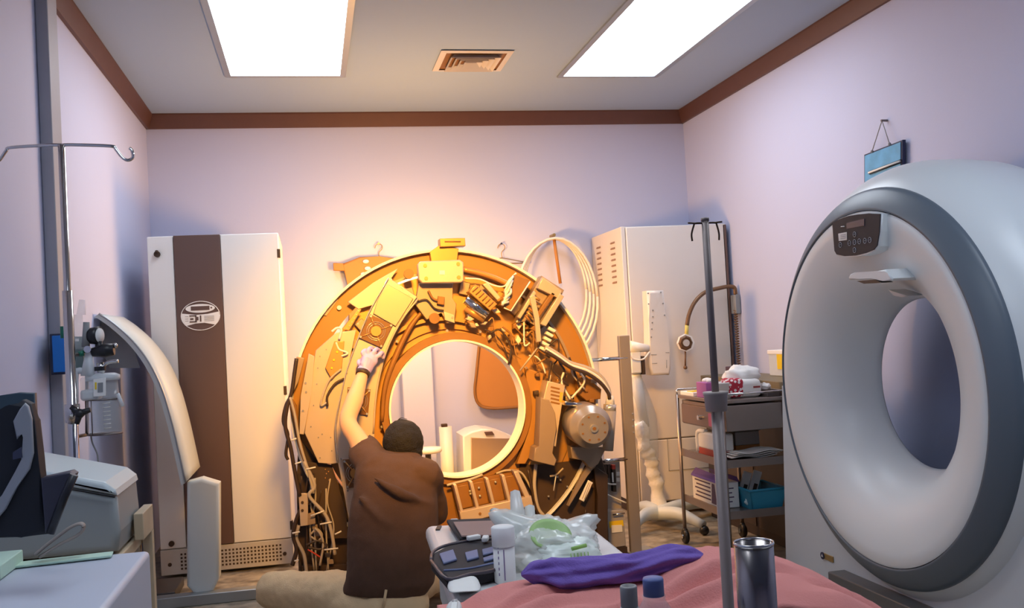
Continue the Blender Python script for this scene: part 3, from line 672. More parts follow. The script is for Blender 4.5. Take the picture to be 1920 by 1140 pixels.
mb(white_m).tube([aY(1180, 650, Ya+.02), aY(1216, 653, Ya+.02)], [.040, .040, .022], 18, 0).build('joint', None, t)
mb(white_m).box(aY(1182, 660, Ya), aY(1204, 700, Ya)+V(0, .10, 0), .01).build('bracket', None, t)
mb(vdark_m).box(aY(1203, 668, Ya), aY(1211, 702, Ya)+V(0, .08, 0), .004).build('dark_insert', None, t)
mb(wcable_m).tube([aY(1178, 642, Ya-.03), aY(1184, 670, Ya-.03), aY(1205, 674, Ya-.03), aY(1218, 660, Ya-.03)], .006, 8, 5).build('cable_loop', None, t)
mb(white_m).tube([aY(1192, 700, Ya+.06), aY(1205, 800, Ya+.06)], [.035, .045], 18).build('upper_column', None, t)
P = [(1196, 790), (1205, 815), (1208, 838), (1216, 850), (1222, 868), (1224, 888), (1231, 905), (1233, 930), (1236, 950)]
R_ = [.050, .058, .050, .036, .048, .034, .050, .036, .052, .034, .050, .040, .055, .036, .045, .05, .06]
b = mb(M('wrap_film', (232, 230, 224), .25, bump=.8, bscale=30, coat=.4)).tube([aY(x, y, Ya+.06) for x, y in P], R_, 16, 3); b.build('wrapped_column', None, t)
mb(glass_m).tube([aY(1190, 705, Ya+.05), aY(1212, 780, Ya+.05), aY(1218, 860, Ya+.05)], [.04, .065, .06], 12, 3).build('plastic_sleeve', None, t)
c0 = aZ(1233, 962, .10)
for e, h in (((1190, 985), .05), ((1320, 985), .05), ((1190, 955), .05), ((1345, 945), .05)):
    q = aZ(e[0], e[1], .06); m_ = (c0+q)/2+V(0, 0, .03)
    mb(offw_m).tube([c0, m_, q], [.045, .04, .026], 12, 5).build('base_leg', None, t)
    mb(rubber_m).ball(V(q.x, q.y, .03), .03).build('caster', None, t)

# ------------------------------------------------------------------ flexible lamp hung on the cabinet
t = thing('flexible_lamp', 'small brown examination lamp head hanging from a curved flexible arm with coiled cord', 'lamp', (2.85, 6.25, 1.0))
Yl = 6.24
bro = M('bronze_arm', (118, 88, 62), .4, .3)
mb(bro).tube([aY(x, y, Yl) for x, y in ((1288, 610), (1292, 590), (1303, 566), (1322, 548), (1350, 540), (1368, 537), (1377, 540), (1379, 552))], .014, 12, 6).build('flexible_arm', None, t)
mb(M('yellow_band', (222, 206, 110), .5)).tube([aY(1287, 629, Yl), aY(1288, 608, Yl)], .013, 12).build('yellow_sleeve', None, t)
hp = aY(1285.5, 643, Yl-.02)
b = mb(bro).lathe(hp+V(0, .02, 0), (0, -1, 0), [(0, -.03), (.045, -.03), (.052, 0), (.052, .02), (.040, .03), (.038, .022), (0, .02)], 8, sm=False).build('lamp_head', None, t)
mb(bolt_m).disc(hp+V(0, .0, 0), (0, -1, 0), .024, .014, 16).build('lens', None, b)
mb(paper_m).lathe(hp+V(.006, .03, 0), (0, -1, 0), [(0, 0), (.06, 0), (.06, .03), (0, .03)], 8, sm=False).build('white_housing', None, t)
mb(bro).tube([aY(1285, 658, Yl), aY(1285, 688, Yl)], .006, 8).ball(aY(1285, 689, Yl), .014, seg=10).build('pull_rod', None, t)
a, c = aY(1379, 580, Yl), aY(1386, 700, Yl); P = []
mb(bro).tube([aY(1378.5, 550, Yl), a], .006, 8).build('cord_sleeve', None, t)
for k in range(240):
    s_ = k/239; an = s_*2*PI*26; P.append(a+(c-a)*s_+V(math.cos(an)*.012, math.sin(an)*.012, 0))
mb(bro).tube(P, .004, 5).build('coiled_cord', None, t)
mb(grey_m).box(V(2.86, 6.22, a.z-.03), V(2.895, 6.30, a.z+.1), .004).build('wall_bracket', None, t)

# ------------------------------------------------------------------ steel trolley
tx0, tx1, ty0, ty1, tz = 2.105, 2.47, 4.83, 5.47, .88
t = tro = thing('instrument_trolley', 'stainless steel trolley with a drawer and two shelves crowded with supplies', 'trolley', ((tx0+tx1)/2, (ty0+ty1)/2, 0))
tst = M('trolley_steel', (150, 138, 132), .32, .75, var=.05)
mb(tst).box((tx0, ty0, tz-.02), (tx1, ty1, tz), .003).build('top_shelf', None, t)
b = mb(chrome_m).tube([(tx0, ty0, tz+.03), (tx1, ty0, tz+.03), (tx1, ty1, tz+.03), (tx0, ty1, tz+.03)], .006, 8).tube([(tx0, ty0, tz), (tx0, ty0, tz+.03)], .006, 8).tube([(tx0, ty1, tz), (tx0, ty1, tz+.03)], .006, 8).tube([(tx1, ty0, tz), (tx1, ty0, tz+.03)], .006, 8); b.build('guard_rail', None, t)
mb(tst).box((tx0+.02, ty0, tz-.168), (tx1-.02, ty1-.02, tz-.03), .003).build('drawer_case', None, t)
dr = mb(M('drawer_steel', (132, 112, 100), .35, .6)).box((tx0+.003, ty0+.04, tz-.16), (tx0+.03, ty1-.05, tz-.05), .004).build('drawer', None, t)
mb(chrome_m).disc((tx0+.003, 5.13, tz-.11), (-1, 0, 0), .014, .02, 12).build('knob', None, dr)
mb(pinkcard_m).box((tx0, 4.93, tz-.15), (tx0+.004, 5.02, tz-.08)).build('drawer_tag', None, dr)
for z in (.55, .28):
    mb(tst).box((tx0+.01, ty0+.01, z-.012), (tx1-.01, ty1-.01, z), .002).build('shelf', None, t)
    mb(tst).box((tx0+.005, ty0+.004, z-.03), (tx1-.01, ty0+.012, z+.012)).box((tx0+.004, ty0+.01, z-.03), (tx0+.012, ty1-.01, z+.012)).build('shelf_lip', None, t)
for x, y in ((tx0, ty0), (tx1, ty0), (tx0, ty1), (tx1, ty1)):
    l_ = mb(tst).tube([(x, y, .08), (x, y, .26), (x, y, tz)], .011, 12).build('leg', None, t)
    cst = mb(rubber_m).lathe((x-.014, y, .042), (1, 0, 0), [(0, 0), (.036, 0), (.042, .006), (.042, .022), (.036, .028), (0, .028)], 20)
    cst.use(chrome_m).disc((x-.016, y, .042), (-1, 0, 0), .014, .006, 12).use(rubber_m).ball((x, y, .075), .018, seg=10)
    cst.build('caster', None, t)
mb(chrome_m).tube([(tx1, ty0-.0, tz+.03), (tx1+.005, ty0-.03, tz+.06), (tx1, ty0-.05, tz+.02), (tx1, ty0-.04, tz-.1), (tx1, ty0-.01, tz-.14)], .01, 10, 5).build('push_handle', None, t)
# items on the trolley top
def bx(name, a, b_, m, label, cat, bev=.003, grp=None): return tag(mb(m).box(a, b_, bev).build(name), label, cat, grp)
q = aZ(1293, 738, tz+.01)
t = thing('label_pad', 'small white packet with a yellow label on the left corner of the trolley top', 'packet', (2.15, 5.33, tz))
mb(paper_m).box((2.115, 5.24, tz), (2.20, 5.44, tz+.022), .003).build('packet', None, t)
mb(yellow_m).box((2.125, 5.28, tz+.022), (2.19, 5.36, tz+.026)).build('yellow_label', None, t)
t = thing('tissue_box', 'open purple box with white tissue sticking out on the trolley top', 'box', (2.17, 5.12, tz))
mb(ltpurp_m).box((2.12, 5.06, tz), (2.22, 5.20, tz+.085), .003).build('carton', None, t)
b = mb(paper_m)
for k in range(4): b.ball((2.16+.02*(k % 2), 5.09+.03*k, tz+.092), .026, (1, 1, .55), 8)
b.build('tissue', None, t)
tag(mb(M('white_tub', (226, 220, 214), .4)).lathe((2.17, 4.955, tz), (0, 0, 1), [(0, .0), (.045, 0), (.052, .08), (.056, .085), (.052, .09), (.049, .085), (.042, .01), (0, .01)], 24).build('plastic_cup'), 'white plastic cup on the trolley top behind the brown drip pole', 'cup')
t = thing('floral_tissue_pack', 'white and red floral tissue pack bulging on the trolley top', 'tissue pack', (2.28, 5.0, tz))
def crumple(c, r, sc, seed, amp=.25, seg=28, frq=2.2):
    b = MB(); b.use(paper_m); b.ball((0, 0, 0), 1, (1, 1, 1), seg)
    for v in b.bm.verts:
        n_ = noise.noise(v.co*frq+V(seed, seed*2, 0)); n2 = noise.noise(v.co*frq*2.7+V(seed*3, 0, seed))
        v.co *= 1+amp*n_+amp*.5*n2
        v.co = V(v.co.x*sc[0]*r, v.co.y*sc[1]*r, max(v.co.z, -.7)*sc[2]*r)+Vector(c)
    return b
fl = M('floral_red', (196, 40, 62), .6)
nt = fl.node_tree; vr = nt.nodes.new('ShaderNodeTexVoronoi'); vr.inputs['Scale'].default_value = 55; tcx = nt.nodes.new('ShaderNodeTexCoord')
rp = nt.nodes.new('ShaderNodeValToRGB'); rp.color_ramp.interpolation = 'CONSTANT'; rp.color_ramp.elements[0].color = lin((240, 226, 224))+(1,); rp.color_ramp.elements[1].position = .42; rp.color_ramp.elements[1].color = lin((186, 36, 58))+(1,)
nt.links.new(tcx.outputs['Object'], vr.inputs['Vector']); nt.links.new(vr.outputs['Distance'], rp.inputs[0]); nt.links.new(rp.outputs[0], nt.nodes['Principled BSDF'].inputs['Base Color'])
mb(paper_m).box((2.20, 4.90, tz), (2.38, 5.08, tz+.10), .03, 4).build('pack', None, t)
mb(fl).box((2.185, 4.895, tz+.004), (2.275, 5.03, tz+.108), .024, 4).build('floral_side', None, t)
b = crumple((2.32, 5.03, tz+.115), .10, (1.0, 1.0, .55), 3.1, .22); b.build('plastic_wrap', None, t)
mb(M('red_print', (150, 60, 60), .6)).box((2.325, 4.898, tz+.05), (2.365, 4.9005, tz+.06)).build('printed_mark', None, t)
tag(mb(M('tray_dark', (84, 74, 72), .5)).box((2.385, 4.86, tz), (2.465, 5.30, tz+.028), .003).build('shallow_tray'), 'dark shallow tray along the right edge of the trolley top', 'tray')
tag(crumple((2.425, 4.98, tz+.047), .035, (1, 1.4, .6), 5.5).build('cotton_pad'), 'crumpled white cotton pad in the dark tray on the trolley', 'cotton')
t = thing('dark_carton', 'open dark purple carton with small sachets, behind the right end of the trolley top', 'box', (2.43, 5.36, tz))
mb(M('plum_card', (62, 44, 66), .6)).box((2.40, 5.31, tz), (2.47, 5.42, tz+.15), .003).build('carton', None, t)
b = mb(paper_m)
for k in range(5): b.ball((2.41+.012*k, 5.30, tz+.10+.01*(k % 2)), .014, (1, .6, .9), 6)
b.use(ltpurp_m).ball((2.44, 5.298, tz+.06), .018, seg=8)
b.build('sachet', None, t)
# clear box with yellow sticker on a wall shelf
q0, q1 = aX(1407, 668, 2.80), aX(1455, 710, 2.80)
t = thing('clear_storage_box', 'translucent white storage box with a yellow sticker against the right wall', 'box', (2.84, 5.2, .93))
ya, yb_ = 5.12, 5.62
mb(milky_m).box((2.78, ya, .945), (2.885, yb_, 1.10), .006).build('container', None, t)
mb(paper_m).box((2.775, ya-.005, 1.08), (2.89, yb_+.005, 1.105), .004).build('lid', None, t)
mb(yellow_m).box((2.775, 5.42, .99), (2.7785, 5.50, 1.08)).box((2.79, ya-.002, .98), (2.83, ya+.001, 1.08)).build('yellow_sticker', None, t)
t = thing('side_counter', 'dark brown low cabinet against the right wall behind the trolley', 'cabinet', (2.73, 5.3, 0))
mb(M('dark_brown_lam', (58, 46, 42), .5)).box((2.56, 4.75, .0), (2.89, 6.15, .90), .004).build('body', None, t)
mb(M('khaki_top', (120, 108, 84), .5)).box((2.545, 4.74, .90), (2.89, 6.16, .945), .004).build('top', None, t)
mb(M('dark_brown_lam2', (66, 54, 50), .45)).box((2.555, 4.78, .06), (2.562, 5.42, .86), .002).build('door', None, t)
mb(M('dark_brown_lam2')if 0 else MATS['dark_brown_lam2']).box((2.555, 5.46, .06), (2.562, 6.12, .86), .002).build('door', None, t)
# middle shelf
t = thing('glove_dispenser', 'white box with a red lower band on the middle trolley shelf', 'box', (2.17, 5.12, .55))
mb(paper_m).box((2.125, 4.98, .59), (2.23, 5.24, .685), .012, 3).build('carton', None, t); mb(M('brick_red', (176, 70, 60), .6)).box((2.125, 4.98, .552), (2.231, 5.24, .592), .003).build('red_band', None, t)
mb(paper_m).tube([(2.128, 5.24, .57), (2.128, 5.235, .675), (2.14, 5.15, .685)], .015, 8, 4).build('flap', None, t)
t = thing('plastic_tub', 'grey lidded tub with amber base on the middle trolley shelf', 'tub', (2.32, 5.15, .55))
mb(M('tub_amber', (168, 108, 46), .4)).box((2.255, 5.02, .552), (2.40, 5.28, .61), .004).build('base', None, t); mb(M('tub_grey', (138, 128, 122), .4)).box((2.255, 5.02, .61), (2.40, 5.28, .685), .004).build('upper', None, t); mb(M('tub_lid', (90, 76, 66), .4)).box((2.25, 5.015, .685), (2.405, 5.285, .70), .003).build('lid', None, t)
grp = 'papers on the middle trolley shelf'
for k in range(4):
    b = mb(paper_m); z = .566+.009*k
    n = 8; top = [V(2.16+.26*i/n+.012*k, 4.86-.008*k, z+.006*math.sin(i*.9+k)) for i in range(n+1)]
    for i in range(n): b.prism([top[i], top[i+1], top[i+1]+V(0, .16, 0), top[i]+V(0, .16, 0)], (0, 0, .002))
    tag(b.build('paper_sheet'), 'curling white paper sheet in the loose pile on the middle trolley shelf', 'paper', grp)
# lower shelf
t = thing('test_kit_box', 'open white printed carton with purple flaps on the lowest trolley shelf', 'box', (2.17, 5.15, .28))
mb(paper_m).box((2.118, 4.98, .282), (2.24, 5.34, .42), .003).build('carton', None, t)
mb(dkpurp_m).prism([(2.112, 4.975, .42), (2.112, 5.345, .42), (2.14, 5.345, .45), (2.14, 4.975, .44)], (.006, 0, .012)).prism([(2.24, 4.975, .42), (2.24, 5.345, .42), (2.225, 5.345, .45), (2.225, 4.975, .45)], (.005, 0, .0)).build('flap', None, t)
b = mb(M('print_ink', (84, 66, 92), .6))
for k in range(5): b.box((2.1168, 5.08+.0, .40-k*.022), (2.118, 5.30-.02*(k % 2), .408-k*.022))
b.prism([(2.117, 5.00, .30), (2.117, 5.07, .30), (2.117, 5.055, .41), (2.117, 5.02, .41)], (-.001, 0, 0))
for k in range(4): b.box((2.13, 4.9785, .385-.024*k), (2.21-.01*(k % 2), 4.9805, .391-.024*k))
for k, ch_ in enumerate('TE'):
    x = 2.135+.022*k; b.box((x, 4.978, .400), (x+.014, 4.9805, .404)); b.box((x+(.005 if k == 0 else 0), 4.978, .39), (x+(.009 if k == 0 else .004), 4.9805, .404))
b.build('printed_text', None, t)
t = thing('blue_basket', 'translucent blue plastic basket filled with wrapped items on the lowest trolley shelf', 'basket', (2.31, 5.0, .28))
b = mb(bluebin_m)
b.prism([(2.26, 4.86, .285), (2.43, 4.86, .285), (2.455, 4.85, .385), (2.245, 4.85, .385)], (0, .006, 0)).prism([(2.26, 5.12, .285), (2.43, 5.12, .285), (2.455, 5.13, .385), (2.245, 5.13, .385)], (0, .006, 0)).prism([(2.26, 4.86, .285), (2.26, 5.12, .285), (2.245, 5.13, .385), (2.245, 4.85, .385)], (.006, 0, 0)).prism([(2.43, 4.86, .285), (2.43, 5.12, .285), (2.455, 5.13, .385), (2.455, 4.85, .385)], (-.006, 0, 0)).box((2.26, 4.86, .282), (2.43, 5.12, .288))
b.build('basket', None, t); mb(bluebin_m).tube([(2.245, 4.85, .387), (2.455, 4.85, .387), (2.455, 5.13, .387), (2.245, 5.13, .387), (2.245, 4.85, .387)], .007, 8).build('rim', None, t)
grp = 'wrapped packs inside the blue basket'
for k in range(4):
    b = crumple((2.29+.038*k, 4.93+.05*(k % 2), .32), .038, (1.0, 1.1, .85), 1.7*k+.3); b.mats = [M('pale_wrap', (196, 222, 226), .4)]
    tag(b.build('wrapped_pack'), 'pale wrapped pack lying inside the blue basket on the lowest shelf', 'pack', grp)
for k in range(2):
    tag(mb(paper_m).obox((2.30+.06*k, 5.03, .40), (.05, .012, .13), Matrix.Rotation(.35, 3, 'Y'), .002).use(vdark_m).obox((2.295+.06*k, 5.022, .37), (.02, .006, .05), Matrix.Rotation(.35, 3, 'Y')).build('upright_packet'), ('left' if k == 0 else 'right')+' white packet with black window leaning upright in the blue basket', 'packet')

# ------------------------------------------------------------------ big scanner cover (right)
GX = 2.20; gz, gy = 1.0, 3.57
t = thing('ct_gantry_cover', 'large white ring shaped CT scanner with slate grey band standing at the right wall', 'scanner', (2.5, gy, 0))
N = 128
def glathe(name, prof, m, parent=t): return mb(m).lathe((GX, gy, gz), (1, 0, 0), prof, N).build(name, None, parent)
glathe('front_funnel', [(.712, -.006), (.700, -.012), (.66, -.008), (.60, .004), (.54, .026), (.48, .06), (.43, .105), (.395, .155), (.370, .205), (.355, .25), (.350, .275), (.354, .282), (.372, .275)], gwhite_m)
glathe('slate_band', [(.714, .0), (.717, -.012), (.725, -.010), (.79, .030), (.803, .045), (.806, .06), (.79, .075)], slate_m)
glathe('seam', [(.700, -.002), (.716, -.0025), (.716, .01)], black_m)
glathe('outer_shell', [(.800, .055), (.815, .065), (.85, .105), (.88, .15), (.90, .20), (.908, .25), (.910, .36), (.900, .47), (.88, .54), (.86, .56), (.86, .55)], gwhite_m)
# foot / base housing: from under the ring down to the floor
def baseprof(x):
    return [(x, 2.52, .0), (x, 2.62, .50), (x, 2.74, .95), (x, 4.40, .95), (x, 4.50, .50), (x, 4.57, .0)]
b = mb(M('base_white', (206, 214, 220), .4, var=.01)).prism(baseprof(GX+.115), (.42, 0, 0), .012, 3)
# keep the bore free: cut by building two side cheeks and a lower block instead of one slab
b.bm.free()
b = mb(MATS['base_white'])
n = 40; bot = [(V(GX+.10, 2.60, .16)), ]
arc = [V(GX+.10, gy+.80*math.cos(a), gz+.80*math.sin(a)) for a in [PI+PI*.02+(PI*.96)*k/n for k in range(n+1)]]
b.prism(arc+[V(GX+.10, 4.52, .96), V(GX+.10, 4.60, .02), V(GX+.10, 2.54, .02), V(GX+.10, 2.62, .96)], (.44, 0, 0), .0)
b.build('base_housing', None, t)
kick = M('kick_grey', (104, 106, 108), .35, .3, var=.08)
mb(kick).box((GX+.02, 2.60, .0), (GX+.50, 4.04, .15), .006).build('kick_plate', None, t)
q = aX(1552, 1045, GX+.10)
b = mb(M('badge_gold', (176, 150, 100), .3, .6)).box((GX+.094, q.y-.055, q.z-.013), (GX+.10, q.y+.05, q.z+.015), .002); b.use(navyf_m).disc((GX+.095, q.y+.035, q.z+.001), (-1, 0, 0), .017, .004, 16).use(paper_m).disc((GX+.0912, q.y+.035, q.z+.001), (-1, 0, 0), .009, .001, 3)
b.build('round_logo_badge', None, t)
# control panel, on the funnel face under the band
def fx(r):   # depth of the funnel face at radius r
    P = [(.712, -.012), (.66, -.008), (.60, .004), (.54, .026), (.48, .06), (.43, .105), (.395, .16)]
    for (r1, h1_), (r0, h0_) in zip(P, P[1:]):
        if r0 <= r <= r1: return GX+h1_+(h0_-h1_)*(r1-r)/(r1-r0)
    return GX-.01
def gpx(x, y, X=GX-.035): return aX(x, y, X)
pn = [(1562, 419), (1575, 411), (1592, 405), (1610, 402), (1630, 400), (1652, 401), (1650, 435), (1646, 460), (1640, 468), (1625, 474), (1605, 479), (1585, 480), (1570, 477), (1566, 470), (1564, 445)]
mb(gwhite_m).prism([gpx(x+(-1.5 if x < 1600 else 1.8), y+(-.5 if y < 440 else 2)) for x, y in pn], (.10, 0, 0), .006, 3).build('panel_bezel', None, t)
pn_o = mb(M('panel_black', (30, 31, 40), .6, var=.05)).prism([gpx(x, y) for x, y in pn], (-.004, 0, 0)).build('control_panel', None, t)
PX = GX-.0395
mb(screen_m).prism([aX(x, y, PX) for x, y in ((1588, 418), (1621, 410), (1621, 423), (1588, 429))], (-.002, 0, 0)).build('display', None, pn_o)
b = mb(paper_m).prism([aX(x, y, PX) for x, y in ((1572, 438), (1588, 435), (1588, 450), (1573, 452))], (-.001, 0, 0)); b.use(navyf_m)
for k in range(3): b.tube([aX(1576, 441+k*3.4, PX-.002), aX(1586, 439+k*3.4, PX-.002)], .0007, 4)
b.build('sticker', None, pn_o)
mb(paper_m).tube([aX(1577, 425, PX), aX(1583, 424.5, PX)], .002, 6).build('indicator', None, pn_o)
icon = M('icon_grey', (180, 182, 192), .5)
for (x, y) in ((1602, 439.5), (1592.5, 456), (1602, 454), (1611, 452.5), (1621.5, 451.5), (1630.5, 450), (1602, 469), (1575.5, 459)):
    c_ = aX(x, y, PX-.001); P = [c_+V(0, .010*math.cos(a), .0105*math.sin(a)) for a in [2*PI*k/16 for k in range(17)]]
    mb(icon).tube(P, .0012, 5).tube([c_+V(0, -.004, .001), c_+V(0, .004, 0)], .0012, 5).build('button', None, pn_o)
# light bracket under the panel
br_ = [(1590, 520), (1593, 514), (1602, 511), (1645, 508), (1658, 505), (1664, 512), (1672, 522), (1670, 527), (1655, 527), (1634, 522), (1610, 523), (1592, 525)]
mb(gwhite_m).prism([aX(x, y, GX-.06) for x, y in br_], (.13, 0, 0), .008, 3).build('laser_bracket', None, t)
mb(M('slot_dark', (54, 50, 48), .4)).prism([aX(x, y, GX-.062) for x, y in ((1606, 527), (1640, 524), (1653, 530), (1620, 532))], (.05, 0, 0)).build('laser_slot', None, t)
mb(gwhite_m).prism([aX(x, y, GX+.06) for x, y in ((1664, 543), (1680, 548), (1700, 555), (1690, 558), (1675, 555))], (.08, 0, 0), .004, 3).build('laser_window', None, t)

# ------------------------------------------------------------------ blue sign on the wall
A_, B_ = aX(1620, 290, 2.87), aX(1692, 262, 2.87)
t = thing('hanging_sign', 'tilted blue framed sign hanging by a cord on the right wall', 'sign', ((A_+B_)/2))
dn = V(0, .028, -.24)
fr = [A_, B_, B_+dn, A_+dn]
mb(navyf_m).prism(fr, (.02, 0, 0), .003).build('frame', None, t)
ins = lambda p, k: p+((A_+B_+dn)/2*1.0-p)*k
ce = (fr[0]+fr[1]+fr[2]+fr[3])/4
mb(sky_m).prism([ce+(p-ce)*.93+V(-.001, 0, 0) for p in fr], (-.002, 0, 0)).build('print', None, t)
l0 = A_+(B_-A_)*.12+dn*.36; l1 = A_+(B_-A_)*.90+dn*.36
l0, l1 = aX(1631, 324, 2.866), aX(1690, 302, 2.866)
b = mb(black_m).tube([l0, l1], .010, 8); b.use(paper_m).tube([l0+V(-.008, 0, 0), l1+V(-.008, 0, 0)], .005, 6); b.build('slot_bar', None, t)
ap = aX(1657, 226, 2.88); c1, c2 = aX(1635, 284, 2.866), aX(1668, 270, 2.866)
mb(grey_m).tube([c1, ap+V(-.01, 0, 0), c2], .0025, 6).ball(c1, .008, seg=8).ball(c2, .008, seg=8).build('cord', None, t)
mb(dsteel_m).disc(ap+V(.02, 0, 0), (-1, 0, 0), .006, .035, 10).build('nail', None, t)

# ------------------------------------------------------------------ leaning curved cover (left)
t = thing('curved_cover_panel', 'curved pale grey scanner cover arc standing in front of the striped cabinet', 'cover', (-.62, 5.3, 0))
ypt, yfr = 5.15, 5.80
arcp = [(186, 588), (215, 608), (250, 640), (280, 680), (304, 730), (322, 790), (336, 850), (348, 905)]
A = smooth_path([aY(x, y, ypt) for x, y in arcp], 4)
b = mb(offw_m)
rowsA = A; rowsB = [p+V(0, yfr-ypt, 0) for p in A]
inn = [p+V(-.022, 0, -.014) for p in A]
v0 = [b.bm.verts.new(p) for p in rowsA]; v1 = [b.bm.verts.new(p) for p in rowsB]; v2 = [b.bm.verts.new(p+V(0, yfr-ypt, 0)) for p in inn]; v3 = [b.bm.verts.new(p) for p in inn]
for i in range(len(A)-1):
    for a_, c_ in ((v0, v1), (v1, v2), (v2, v3), (v3, v0)): b.face([a_[i], a_[i+1], c_[i+1], c_[i]], a_ is v0 or a_ is v2)
b.face([v0[0], v1[0], v2[0], v3[0]]); b.face([v0[-1], v1[-1], v2[-1], v3[-1]])
b.build('arc_shell', None, t)
mb(alu_m).tube([p+V(0, -.003, 0) for p in A], .005, 6).build('edge_trim', None, t)
ft = [aY(x, y, 5.28) for x, y in ((350, 905), (378, 897), (411, 907), (411, 1085), (400, 1108), (372, 1122), (350, 1100))]
ft = [V(p.x, p.y, max(p.z, .005)) for p in ft]
mb(offw_m).prism(ft, (0, .12, 0), .018, 4).build('end_foot', None, t)
mb(grey_m).prism([aY(188, 596, 5.3), aY(250, 648, 5.3), aY(262, 690, 5.3), aY(205, 690, 5.3), aY(190, 650, 5.3)], (0, .012, 0)).build('inner_flange', graph_m, t)
mb(chrome_m).tube([aY(203, 611, 5.29), aY(213, 608, 5.28), aY(214, 614, 5.28)], .005, 6).build('catch', None, t)
# floor rail and dark block
t = tag(mb(alu_m).box((-1.0, 5.22, 0), (.05, 5.30, .055), .004).build('floor_rail'), 'long aluminium rail lying on the floor in front of the striped cabinet', 'rail')
tag(mb(M('slab_dark', (60, 58, 60), .4)).box((-1.0, 5.36, 0), (-.76, 5.7, .05), .006).build('base_slab'), 'dark slab on the floor at the foot of the striped cabinet', 'slab')

# ------------------------------------------------------------------ left drip stand and suction set
t = thing('wall_drip_pole', 'tall chrome drip pole with curved hooks standing at the left wall', 'drip stand', (-.92, 3.45, 0))
p0, p1 = aY(108, 272, 3.45), aY(146, 850, 3.45)
PXx = (p0.x+p1.x)/2
mb(chrome_m).tube([V(PXx, 3.45, .05), V(PXx, 3.45, p0.z)], .0115, 14).tube([V(PXx, 3.45, .05), V(PXx, 3.45, aY(130, 545, 3.45).z)], .0165, 14).build('pole', None, t)
zt = p0.z
for sgn in (1, -1):
    P = [V(PXx, 3.45, zt), V(PXx+sgn*.04, 3.45, zt), V(PXx+sgn*.155, 3.45, zt-.006), V(PXx+sgn*.17, 3.45, zt-.016), V(PXx+sgn*.19, 3.45, zt-.045), V(PXx+sgn*.208, 3.45, zt-.055), V(PXx+sgn*.224, 3.45, zt-.045), V(PXx+sgn*.222, 3.45, zt-.022), V(PXx+sgn*.214, 3.45, zt-.014)]
    mb(chrome_m).tube(P, .0055, 8, 4).build('hook', None, t)
mb(black_m).lathe((PXx, 3.45, 0), (0, 0, 1), [(0, 0), (.1, 0), (.1, .02), (.03, .05), (0, .05)], 24).build('foot', None, t)
kp = aY(146, 775, 3.42)
mb(chrome_m).tube([V(PXx, 3.45, kp.z-.03), V(PXx, 3.45, kp.z+.03)], .024, 16).build('clamp_collar', None, t)
b = mb(black_m)
for a in (0.3, 2.4, 4.4): b.tube([kp+V(.01, -.02, 0), kp+V(.01+.035*math.cos(a), -.02, .035*math.sin(a))], [.012, .008], 8)
b.ball(kp+V(.01, -.02, 0), .016, seg=10).tube([kp+V(0, .02, 0), kp+V(.01, -.02, 0)], .008, 8).build('clamp_knob', None, t)
# blue wall box
t = thing('blue_wall_box', 'bright blue box with dark surround mounted on the left wall behind the drip pole', 'box', (XL+.05, 4.2, aY(110, 698, 4.15).z))
bx_a, bx_b = aX(97, 629, XL), aX(100, 699, XL)
zt_, zb_ = bx_a.z-.005, bx_b.z+.005
xa_, xb_ = aY(98, 660, 4.15).x, aY(125, 660, 4.15).x; zt_, zb_ = aY(110, 629, 4.15).z, aY(110, 698, 4.15).z
mb(M('dark_surround', (40, 52, 78), .5)).box((max(XL, xa_-.012), 4.165, zb_-.01), (xb_, 4.275, zt_+.008), .003).build('backing', None, t)
mb(blue_m).box((xa_, 4.15, zb_), (xb_, 4.168, zt_), .003).build('front', None, t)

# oxygen set
Yo = 3.52
def o(x, y, dy=0): return aY(x, y, Yo+dy)
t = thing('oxygen_flowmeter', 'oxygen flowmeter with clear humidifier bottle hanging beside the drip pole', 'flowmeter', o(165, 755))
mb(M('green_grey', (110, 130, 128), .5)).prism([o(136, 631, .09), o(156, 631, .09), o(157, 700, .09), o(136, 702, .09)], (0, .03, 0), .003).use(paper_m).prism([o(141, 635, .088), o(148, 635, .088), o(148, 640, .088), o(141, 640, .088)], (0, -.001, 0)).build('wall_outlet', None, t)
mb(clear_m).tube([o(147, 655, .05), o(147, 590, .05)], [.018, .018, .014], 14).tube([o(152, 590, .05), o(154, 562, .05)], [.015, .010], 12).build('flow_tube', None, t)
mb(grey_m).tube([o(161, 651), o(162, 604)], [.0135, .0105], 14).build('scale_tube', None, t)
mb(green_m).tube([o(148, 664), o(158, 662)], .010, 12).tube([o(158, 658), o(174, 656)], .008, 10).tube([o(118, 634), o(117, 612)], .008, 8).build('valve', None, t)
mb(chrome_m).disc(o(165, 655, -.02), (0, -1, 0), .012, .01, 14).build('nut', None, t)
mb(milky_m).tube([o(165, 705), o(167, 660)], [.024, .018, .012], 16).build('bottle_neck', None, t)
bt = mb(clear_m).box(o(148, 707, -.03), o(186, 751, -.03)+V(0, .085, 0), .012, 4).build('humidifier_bottle', None, t)
mb(milky_m).box(o(149, 732, -.028), o(185, 750, -.028)+V(0, .08, 0), .01, 3).build('water', None, bt)
b = mb(paper_m).prism([o(x, y, -.034) for x, y in ((175, 711), (198, 708), (198, 742), (175, 744))], (0, .004, 0), .001); b.use(yellow_m).prism([o(x, y, -.036) for x, y in ((178, 717), (181, 717), (181, 730), (178, 730))], (0, .001, 0)); b.use(grey_m).prism([o(x, y, -.036) for x, y in ((183, 718), (193, 717), (193, 735), (183, 736))], (0, .001, 0)); b.build('bottle_label', None, bt)
mb(milky_m).tube([o(141, 755), o(142, 700), o(158, 696)], .011, 10, 4).build('side_pipe', None, t)
t = thing('suction_regulator', 'black suction regulator with round pressure gauge and clear ribbed jar below', 'suction unit', o(200, 815))
